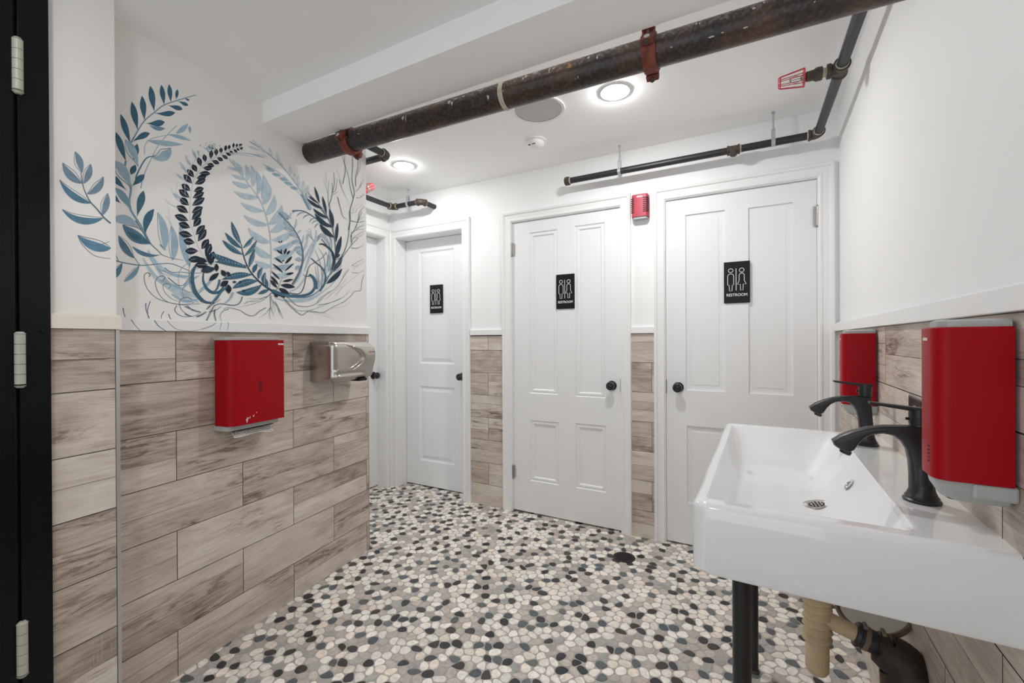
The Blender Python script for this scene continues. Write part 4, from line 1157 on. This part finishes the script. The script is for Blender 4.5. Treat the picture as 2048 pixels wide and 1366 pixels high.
# branch and leaves below
Cc = (220, 430, 5.69); m.crop(*Cc)
for q in ([(370,490),(450,620),(560,740),(800,880),(960,900)], [(430,400),(520,540),(640,640),(900,730)], [(470,460),(600,700),(760,860),(1000,940)], [(600,700),(760,880),(1010,990)]):
    p = m.smooth(q); n = len(p); m.band(p, [46*math.sin(math.pi*(.08+.84*i/(n-1))) for i in range(n)], 'wash', 1.0)
for q in ([(560,740),(720,800),(900,880)], [(640,650),(760,690),(900,700)], [(820,850),(900,760),(1010,690)], [(1000,900),(1100,800),(1180,720)], [(700,900),(850,980),(1000,960)]):
    p = m.smooth(q); n = len(p); m.band(p, [34*math.sin(math.pi*(.08+.84*i/(n-1))) for i in range(n)], 'pale', 1.0)
m.line([(380,490),(470,620),(600,790),(820,960)], 7, 'pale', .5); m.line([(430,450),(560,640),(700,700)], 7, 'mid', .4)
m.leaf((560,330), (640,400), 20, 'mid')
m.leaves([(620,400,545,-30,90,.16),(715,515,700,120,84,.14),(905,590,795,100,78,-.06)], 'pale', fat=.45, edge='mid')
m.line([(290,60),(370,190),(440,300),(560,420),(600,455),(700,490),(835,515)], 13, 'slate', .35)
m.leaf((585,450), (255,358), 48, 'blue', -.28, .6)
m.leaf((455,318), (200,190), 70, 'teal', -.1, .5)
m.line([(0,490),(100,530),(340,572),(520,560),(680,552),(800,590),(910,640)], 12, 'blue', .5)
m.line([(340,572),(290,500),(215,385)], 7, 'slate', .5); m.line([(100,530),(60,440),(5,290)], 8, 'slate', .4)
m.leaf((270,490), (98,235), 78, 'blue', -.12, .5, edge='slate')
m.leaf((50,430), (-8,340), 46, 'blue')
m.leaf((140,550), (5,735), 74, 'blue', -.12, .55, edge='slate'); m.leaf((335,578), (160,760), 56, 'mid', -.14, .5, edge='slate')
m.line([(640,640),(560,620),(500,500)], 9, 'mid', .3)
m.line([(620,600),(700,650),(820,650),(900,660),(1040,660)], 9, 'blue', .5); m.line([(660,710),(760,790),(830,800),(900,720),(960,660)], 9, 'teal', .4)
def ring(pts, w, c):
    p = m.smooth(pts); n = len(p); m.band(p, [w*(.35+.65*math.sin(math.pi*i/(n-1))) for i in range(n)], c)
ring([(1010,540),(955,620),(935,720),(960,850),(1020,940),(1090,992),(1190,1000)], 46, 'teal')
ring([(1065,650),(1060,740),(1090,820),(1140,870),(1200,886),(1260,860),(1310,780)], 36, 'teal')
for q, w_ in (([(445,705),(455,680),(430,657),(395,680),(395,760),(440,860),(560,960),(790,1016),(960,1000)], 9), ([(600,742),(628,715),(590,692),(540,715),(516,780),(560,900),(650,985),(820,1022),(1030,1010)], 9),
              ([(660,842),(692,805),(650,782),(605,800),(620,870),(700,950),(800,990)], 7), ([(940,530),(830,590),(778,700),(800,850),(850,960),(1010,1010)], 4), ([(975,560),(905,680),(915,820),(980,930),(1060,1010)], 6),
              ([(760,1030),(738,1085),(790,1140),(860,1158),(935,1152)], 9), ([(930,968),(890,940),(820,950),(790,1010),(830,1095),(940,1152),(1040,1105)], 8), ([(880,1030),(950,1090),(1030,1105)], 9), ([(985,1158),(1040,1140),(1090,1105)], 12),
              ([(150,1058),(160,1120),(186,1185)], 10), ([(408,1005),(412,1080),(455,1190)], 12), ([(460,980),(428,1080),(440,1185)], 9), ([(615,1098),(588,1140),(585,1192)], 8), ([(668,1128),(685,1170),(708,1200)], 10), ([(820,830),(830,900),(850,960)], 5),
              ([(1100,1075),(1180,1010),(1260,960)], 8), ([(1090,1215),(1130,1120),(1190,1020)], 7), ([(980,620),(1100,560),(1200,560)], 5), ([(900,880),(1000,860),(1100,780)], 5)):
    m.line(q, w_, 'root' if w_ != 4 else 'line', .45)
# dark vine
def vine(sp, n, s0, s1, c):
    p = m.smooth(sp, 12); L_ = [0]
    for a, b in zip(p, p[1:]): L_.append(L_[-1]+math.hypot(b[0]-a[0], b[1]-a[1]))
    for k in range(n):
        t = (k/(n-1))**1.35*L_[-1]
        i = max(j for j in range(len(L_)) if L_[j] <= t); i = min(i, len(p)-2)
        dx, dy = p[i+1][0]-p[i][0], p[i+1][1]-p[i][1]; d = math.hypot(dx, dy); dx, dy = dx/d, dy/d
        sz = s0+(s1-s0)*min(1, (k/(n-1))*1.5)
        for sg in (1, -1):
            ang = R(122+(k*37 % 11)-5)*sg
            ex, ey = dx*math.cos(ang)-dy*math.sin(ang), dx*math.sin(ang)+dy*math.cos(ang)
            q = (k*7+sg*3) % 5/5; ln = sz*(.88+.24*q)
            m.leaf((p[i][0]+ex*sz*.14, p[i][1]+ey*sz*.14), (p[i][0]+ex*ln, p[i][1]+ey*ln), sz*.44, c, 0, .55, .8+.5*q, mid='vein' if sz > 14 else None)
m.crop(0, 0, 1)
m.line([(482,293),(462,299),(432,314),(408,330),(390,355),(383,384),(380,411),(380,438),(384,455),(392,482),(404,508),(420,530)], 1.0, 'wash', .8)
vine([(482,293),(462,299),(432,314),(408,330),(391,355),(384,384),(381,411),(380,438),(384,455),(392,482),(404,508),(420,530)], 25, 6, 31, 'navy')
for sx, sy in ((404,296),):
    rnd = random.Random(4)
    for i in range(90):
        a, q = rnd.uniform(0, 6.28), abs(rnd.gauss(0, .45)); x, y = 421+q*17*math.cos(a), 296+q*11*math.sin(a)
        m.leaf((x, y), (x+rnd.uniform(-1, 2.2), y-rnd.uniform(1, 2.6)), 1.5, rnd.choice(['mid', 'pale', 'blue', 'wash']))
# pale fronds behind the dark vine
B = (330, 250, 6.83); m.crop(*B)
m.line([(500,400),(400,490),(330,620),(290,740),(270,850),(280,960)], 8, 'mist', .6)
m.leaves([(430,465,375,330,30),(465,420,445,340,24),(360,560,285,450,26),(310,660,200,500,32),(255,750,150,660,22),(300,480,290,410,22),(225,1010,110,930,40)], 'wash')
m.leaves([(430,465,395,370,16),(355,555,300,500,14),(310,655,225,560,14),(250,745,175,680,12)], 'pale')
m.line([(230,1145),(110,1100),(40,1055),(0,1000)], 5, 'pale', .5); m.line([(240,1060),(150,1000),(70,850)], 5, 'pale', .4); m.line([(150,1000),(160,850),(180,760)], 5, 'wash', .5)
m.line([(70,1366),(50,1180),(40,1060)], 4, 'wash'); m.line([(100,1366),(40,1280),(0,1230)], 5, 'pale')
m.line([(900,380),(1060,385),(1200,400),(1366,450)], 12, 'wash', .4); m.line([(880,395),(1060,410),(1200,430)], 6, 'pale', .4); m.leaf((1360,440), (1180,395), 22, 'pale')
# large pale fern
H = (400, 250, 3.332); m.crop(*H)
m.line([(195,225),(260,310),(330,400),(400,500),(445,620),(470,760),(474,950),(466,1085)], 6, 'wash', .9)
m.leaves([(290,303,183,278,18,-.08),(305,362,214,330,22,-.1),(335,412,214,373,34,-.14),(392,482,228,440,36,-.18),(425,572,274,516,36,-.2),(456,665,294,600,38,-.22),(472,783,322,685,44,-.24),(480,880,358,798,44,-.24),(474,942,368,905,40,-.2),
          (262,312,215,230,18,.1),(288,340,245,250,20,.12),(318,370,305,265,32,.15),(350,410,340,268,36,.2),(385,462,378,308,38,.22),(412,490,422,332,40,.24),(415,532,458,392,44,.26),(440,600,496,470,46,.28),(458,662,545,535,52,.3),(470,712,575,608,52,.3),(480,765,625,690,44,.3),(487,828,640,762,42,.24),(490,890,640,825,40,.2),(485,950,630,925,38,.15),(487,1005,625,985,36,.1)], 'wash', fat=.45)
m.leaves([(487,828,600,790,30,.2),(490,890,600,850,30,.2),(485,950,600,935,30,.1)], 'pale')
# upper right faded sprays
m.line([(330,110),(420,165),(500,230),(570,300),(640,390),(690,470),(735,570)], 5, 'pale', .9)
m.leaves([(400,150,345,95,14),(430,185,395,130,16),(480,215,462,150,18),(525,250,512,180,18),(400,170,320,140,14),(450,210,375,195,14),(560,290,520,215,10),(605,345,600,270,20),(635,385,630,320,20),(660,420,655,330,20),(690,460,690,370,24),(710,480,722,400,22)], 'mist')
m.line([(420,262),(500,300),(570,350),(640,430),(700,500)], 4, 'pale')
m.leaves([(500,310,440,285,26),(540,340,480,322,24),(590,370,530,352,24),(620,400,560,380,20),(655,430,600,410,22)], 'pale', mid='blue')
for k in range(9): m.leaf((690+k*5.5, 470+k*12), (668+k*6, 462+k*11), 9, 'mid'); m.leaf((694+k*5.5, 470+k*12), (712+k*4, 456+k*12), 9, 'pale')
m.line([(615,572),(680,572),(740,600),(800,650),(850,730)], 7, 'teal', .7)
for a, b in (((650,575),(615,590)), ((700,585),(645,610)), ((735,600),(685,628)), ((770,620),(730,650)), ((790,640),(745,660)), ((800,655),(765,690))): m.leaf(a, b, 7, 'mid', .35)
# dark fern in the middle
D = (370, 440, 6.21); m.crop(*D)
m.line([(1240,960),(1100,890),(930,770),(800,620),(730,450),(700,300)], 26, 'ink', .3)
m.leaves([(700,300,580,18,62,-.1),(705,350,500,155,58,-.12),(722,430,465,248,62,-.12),(722,350,850,203,46,.1),(735,450,892,250,46,.14),(795,590,866,362,56),(772,575,310,400,84,-.12),(770,600,372,520,70,.12),(838,680,460,740,78,.1),(905,758,590,850,86,.14),(955,800,640,895,88,-.26),(848,660,898,545,54,-.1),(915,735,962,590,52,-.15),(975,795,998,650,54,-.1),(1025,850,1000,720,44),(1050,862,905,920,46)], 'teal', fat=.5)
for (x0, y0, x1, y1, bd_) in ((772,575,330,410,-.12),(838,680,480,740,.1),(905,758,610,850,.14),(955,800,660,895,-.26),(705,330,590,60,-.1),(722,430,490,262,-.12),(722,350,840,210,.1),(735,450,880,258,.14),(795,590,862,380,0),(770,600,390,522,.12),(975,795,998,660,-.1),(915,735,960,600,-.15)):
    for k in range(9):
        t = .12+.09*k; cx, cy = (x0+x1)/2-(y1-y0)*bd_, (y0+y1)/2+(x1-x0)*bd_
        px, py = (1-t)**2*x0+2*t*(1-t)*cx+t*t*x1, (1-t)**2*y0+2*t*(1-t)*cy+t*t*y1
        L_ = math.hypot(x1-x0, y1-y0); ux, uy = (x1-x0)/L_, (y1-y0)/L_
        m.leaf((px, py), (px+ux*16-uy*20, py+uy*16+ux*20), 7, 'pale')
m.leaves([(300,752,422,658,62),(540,800,545,915,72),(455,620,505,700,60),(390,540,395,640,54),(330,470,325,545,66),(270,400,330,560,58),(520,640,560,700,44),(440,820,540,760,70),(110,512,275,520,72,-.2),(205,630,330,590,88)], 'navy')
m.leaves([(200,640,380,600,74),(590,770,640,770,30),(665,775,705,770,36),(700,885,755,880,34)], 'ink')
for q, w_, c in (([(520,830),(450,900),(380,1000),(300,1030)], 20, 'teal'), ([(600,900),(560,980),(500,1030)], 26, 'pale'), ([(430,740),(420,800),(380,880),(320,900)], 26, 'teal'), ([(330,1040),(440,900),(520,820)], 22, 'blue'),
                 ([(715,950),(680,1030),(600,1060),(450,1040),(370,1062),(330,1130),(300,1200),(262,1262)], 11, 'root'), ([(545,1105),(470,1135),(440,1190),(455,1270)], 7, 'root'), ([(1010,1090),(930,1130),(850,1190),(760,1170),(680,1120),(540,1088),(480,1110)], 8, 'root'),
                 ([(372,1110),(368,1180),(390,1262)], 15, 'root'), ([(0,1070),(90,1110),(190,1140)], 12, 'blue'), ([(150,1198),(200,1180),(265,1140)], 18, 'teal'), ([(0,1160),(50,1190),(105,1195)], 12, 'root'), ([(60,540),(50,700),(110,880),(230,1010),(350,1020)], 5, 'line'), ([(270,1110),(330,1040),(400,980)], 9, 'root'), ([(300,1140),(380,1120),(450,1075)], 9, 'root')):
    m.line(q, w_, c, .5)
for q in ([(1060,920),(1000,960),(880,980),(770,970)], [(1050,930),(960,1000),(820,1050),(650,1085)], [(1060,910),(1065,1080),(1100,1160)], [(1070,1080),(1000,1160),(920,1215)], [(1060,1090),(1050,1180),(1070,1240)], [(1085,1000),(1150,1080),(1220,1220)], [(1150,1080),(1180,1180)], [(1000,950),(880,1010),(760,1010)], [(740,1040),(800,1010),(870,1000)]):
    m.line(q, 6, 'line', .3)
# small navy leaves at the centre right and the crescent
E_ = (540, 420, 6.21); m.crop(*E_)
for q, w_ in (([(100,1105),(300,1115),(520,1085),(700,985),(820,870)], 16), ([(60,1090),(250,1130),(480,1120),(660,1020)], 20), ([(420,640),(500,480),(560,380)], 26), ([(600,980),(680,800),(740,600),(770,300)], 40), ([(430,760),(480,620),(560,420),(580,250)], 22), ([(160,1040),(350,960),(480,760)], 18), ([(300,930),(370,820),(400,700)], 22)):
    p = m.smooth(q); n = len(p); m.band(p, [w_*math.sin(math.pi*(.1+.8*i/(n-1))) for i in range(n)], 'wash')
for k in range(8):
    m.line([(560,400),(520-k*8,330-k*4),(500-k*6,230+k*30),(455+k*3,270+k*26)], 5, 'pale', .6)
for k in range(5): m.line([(590-k*2,340+k*14),(640,290+k*12),(700,330+k*16),(740,420+k*14)], 5, 'mid', .5)
for k, (a, b) in enumerate((((400,560),(330,520)), ((400,470),(300,500)), ((390,400),(270,410)), ((360,340),(230,300)), ((300,250),(170,230)), ((250,170),(160,170)), ((230,120),(110,30)), ((390,620),(320,620)), ((380,700),(320,740)))):
    m.leaf(a, b, 46, 'pale', .3); m.line([a, ((a[0]+b[0])/2+10, (a[1]+b[1])/2+22), b], 5, 'blue')
for a, b in (((300,240),(330,110)), ((340,290),(390,240)), ((400,420),(420,310)), ((410,520),(450,400)), ((240,100),(260,30)), ((270,110),(215,60))): m.leaf(a, b, 20, 'mist', .2); m.line([a, b], 4, 'mid')
m.line([(280,925),(360,790),(405,650),(405,500),(370,370),(290,230),(200,130),(110,40)], 26, 'slate', .25)
m.leaves([(135,930,312,958,56),(110,972,240,1045,58),(20,1012,150,1062,52),(160,888,290,862,34),(108,928,8,818,34),(92,968,2,868,36),(125,865,18,758,22),(195,802,300,780,30),(165,778,32,664,24),(180,766,297,658,20),(190,668,277,575,34),(160,662,62,590,22),(175,550,206,475,30),(160,548,82,495,24),(210,552,248,503,26),(150,640,180,620,16),(130,410,105,385,12),(140,410,150,378,14),(145,545,140,480,16),(50,1060,100,1080,24)], 'navy')
m.line([(0,1045),(90,980),(155,845)], 8, 'ink', .4)
m.line([(30,1000),(160,1050),(300,1070),(430,1060),(520,1020),(570,940)], 40, 'teal', .7)
m.line([(190,1060),(330,1085),(480,1075),(600,1010),(690,900),(760,760),(790,600)], 14, 'blue', .5)
m.line([(240,1030),(360,1040),(420,960),(450,820),(490,700),(560,650),(640,600),(700,530)], 10, 'ink', .5)
m.line([(570,980),(565,900),(540,840),(490,800)], 50, 'teal', .5); m.line([(500,815),(450,825),(415,798)], 12, 'ink', .3)
m.line([(620,1005),(680,910),(690,820),(650,720),(580,660),(512,598)], 26, 'teal', .4)
m.line([(790,745),(800,640),(780,540),(730,470),(660,425),(612,425)], 40, 'ink', .35)
m.line([(640,360),(700,430),(750,500)], 12, 'slate', .4)
for q in ([(610,900),(600,780),(590,690)], [(640,960),(650,820),(620,640),(580,540),(560,490)], [(680,800),(680,640),(650,540),(600,470)], [(710,700),(720,600),(700,520)], [(730,760),(750,640),(730,560)], [(600,930),(560,700)], [(740,330),(770,420),(760,520)], [(750,750),(780,640)]): m.line(q, 7, 'blue', .4)
m.line([(600,-60),(740,140),(800,340),(815,600),(775,770),(700,840)], 10, 'slate', .9)
m.leaves([(782,215,618,150,44),(800,342,620,178,62,-.12),(790,215,752,0,46),(820,400,842,160,38),(815,605,887,325,58),(785,765,902,560,46,.1),(700,915,896,728,64,.12),(820,600,870,545,30)], 'ink')
m.line([(800,620),(880,590),(900,540)], 8, 'ink'); m.line([(785,765),(870,720),(890,600)], 7, 'blue')
# willow leaves at the top right
G_ = (600, 280, 7.586); m.crop(*G_)
m.line([(120,795),(220,900),(330,1030),(430,1180),(510,1366)], 9, 'slate', .8)
m.leaves([(300,962,222,708,38),(285,965,128,848,30),(345,1042,108,888,46,-.12),(406,1125,342,852,42),(430,1180,203,1038,50,-.18),(510,1340,446,1040,44),(478,1325,228,1118,66,-.16)], 'ink')
m.line([(130,860),(180,860),(260,940)], 8, 'mid'); m.line([(430,1180),(330,1190),(240,1110)], 6, 'blue')
# bare branches at the right end
for q, w_ in (([(735,1366),(760,1230),(755,1090),(810,890),(825,790),(790,600),(800,420),(798,215)], 13), ([(810,890),(760,700),(740,560),(640,235)], 8), ([(650,665),(690,470),(678,330),(682,225)], 9), ([(850,705),(848,560),(880,420),(880,250)], 9), ([(855,555),(910,430),(915,300),(922,215)], 6),
              ([(770,1112),(850,1085),(870,1040),(960,980)], 5), ([(775,1222),(870,1248),(975,1235)], 7), ([(850,785),(905,720),(940,640),(985,595)], 6), ([(910,725),(935,670),(985,642)], 6), ([(855,878),(915,872),(985,825)], 8), ([(915,872),(975,790)], 5), ([(572,865),(620,1050),(650,1150),(708,1200)], 9), ([(600,605),(640,735),(690,850)], 7), ([(690,850),(760,980)], 4),
              ([(445,980),(490,830),(490,640)], 10), ([(492,800),(545,750),(568,590)], 8), ([(490,832),(580,785)], 7), ([(440,1010),(430,850),(440,610)], 7), ([(435,830),(400,730),(358,605)], 6), ([(405,640),(392,500)], 5), ([(490,800),(525,650),(512,490)], 9), ([(445,980),(480,1130),(512,1200)], 9), ([(890,1190),(905,1100),(975,1010)], 8), ([(890,1180),(850,1345)], 8), ([(560,450),(600,560),(650,680)], 3), ([(800,1080),(850,1000),(960,960)], 4), ([(860,1366),(900,1310),(985,1290)], 6)):
    m.line(q, w_, 'line' if w_ > 6 else 'thin', .45)
m.crop(*E_)
for q, w_ in (([(890,590),(955,430),(985,250),(1000,90),(995,-10)], 9), ([(800,755),(900,590),(1010,440),(1100,345)], 9), ([(1010,430),(1035,350),(1100,300),(1168,260)], 6), ([(1015,340),(1020,280),(1090,245),(1160,240)], 6), ([(1012,468),(1080,475),(1165,435)], 6), ([(1012,400),(1010,310),(1045,255),(1100,130),(1142,20)], 8), ([(1040,350),(1110,330),(1165,290)], 5), ([(1040,270),(1120,210),(1165,190)], 5), ([(990,130),(1080,150),(1165,140)], 5), ([(1100,130),(1165,80)], 4),
              ([(150,1055),(230,1090),(330,1180),(460,1198),(580,1160),(700,1050),(830,960),(910,840),(980,740)], 7), ([(160,1085),(260,1200),(390,1302),(470,1262),(560,1262),(660,1272),(790,1200),(880,1160),(1000,1075),(1050,1010),(1125,1000),(1140,900),(1168,800)], 7), ([(190,1110),(300,1220),(370,1252),(520,1240),(700,1170),(900,1090),(990,1000)], 5), ([(580,1165),(630,1090),(760,1000)], 5), ([(600,1180),(750,1150),(880,1095)], 6), ([(1018,690),(1080,650),(1165,608)], 5), ([(1020,775),(1100,780),(1168,745)], 5), ([(1020,690),(1080,690),(1168,640)], 4), ([(1030,740),(1100,680)], 4),
              ([(660,1270),(760,1330)], 3), ([(440,1250),(600,1290),(800,1360)], 3), ([(20,1060),(10,1200),(50,1310)], 5), ([(0,1080),(40,1140),(30,1240)], 5), ([(60,1130),(110,1220),(165,1350)], 6), ([(40,1140),(60,1200),(60,1280)], 4), ([(60,1130),(110,1240),(120,1300)], 4), ([(700,1100),(840,980),(960,850)], 4), ([(820,1060),(920,940),(1100,800)], 4), ([(900,840),(940,770),(985,730)], 3), ([(760,1220),(900,1200),(1000,1140)], 3), ([(880,1160),(960,1130)], 4)):
    m.line(q, w_, 'line' if w_ > 4 else 'thin', .5)
m.mb.build('mural', M['paint'], wall_left, fix=False)
# the part of the mural on the projecting strip
m = Mural(SO); m.crop(100, 290, 4.709)
m.line([(572,738),(510,685),(440,600),(380,535),(330,440),(310,375),(290,262)], 16, 'slate', .45)
m.leaves([(302,262,238,62,64,.1),(312,362,118,168,72,-.24),(320,362,385,180,64,.12),(350,462,503,300,66,.3),(492,665,545,455,64,.1)], 'slate', fat=.5, edge='line', g=1.5)
m.leaves([(388,548,90,328,62,-.24),(500,690,115,608,66,-.32)], 'blue', fat=.45, edge='line', g=1.1)
m.leaves([(572,975,262,852,84,-.22)], 'blue', fat=.42, g=1.3, edge='line')
m.line([(262,850),(300,930),(400,1030),(500,1062),(572,1070)], 6, 'line', .5)
m.line([(300,905),(430,945),(560,910)], 6, 'line', .7)
m.mb.build('mural', M['paint'], wall_strip, fix=False)
# strokes that run on over the chair rail
m = Mural(0.0196); m.crop(*Cc); 
for q, w_ in (([(240,1190),(290,1260),(352,1322)], 9), ([(505,1200),(560,1270),(650,1328)], 12), ([(650,1203),(740,1290),(860,1318),(1000,1310),(1195,1240)], 6)): m.line(q, w_, 'root', .5)
m.crop(*D)
for q in ([(385,1275),(330,1320),(210,1362)], [(455,1275),(430,1366)], [(533,1275),(540,1310),(525,1366)]): m.line(q, 7, 'root', .7)
m.mb.build('mural_strokes', M['paint'], bpy.data.objects['trim_1'], fix=False)
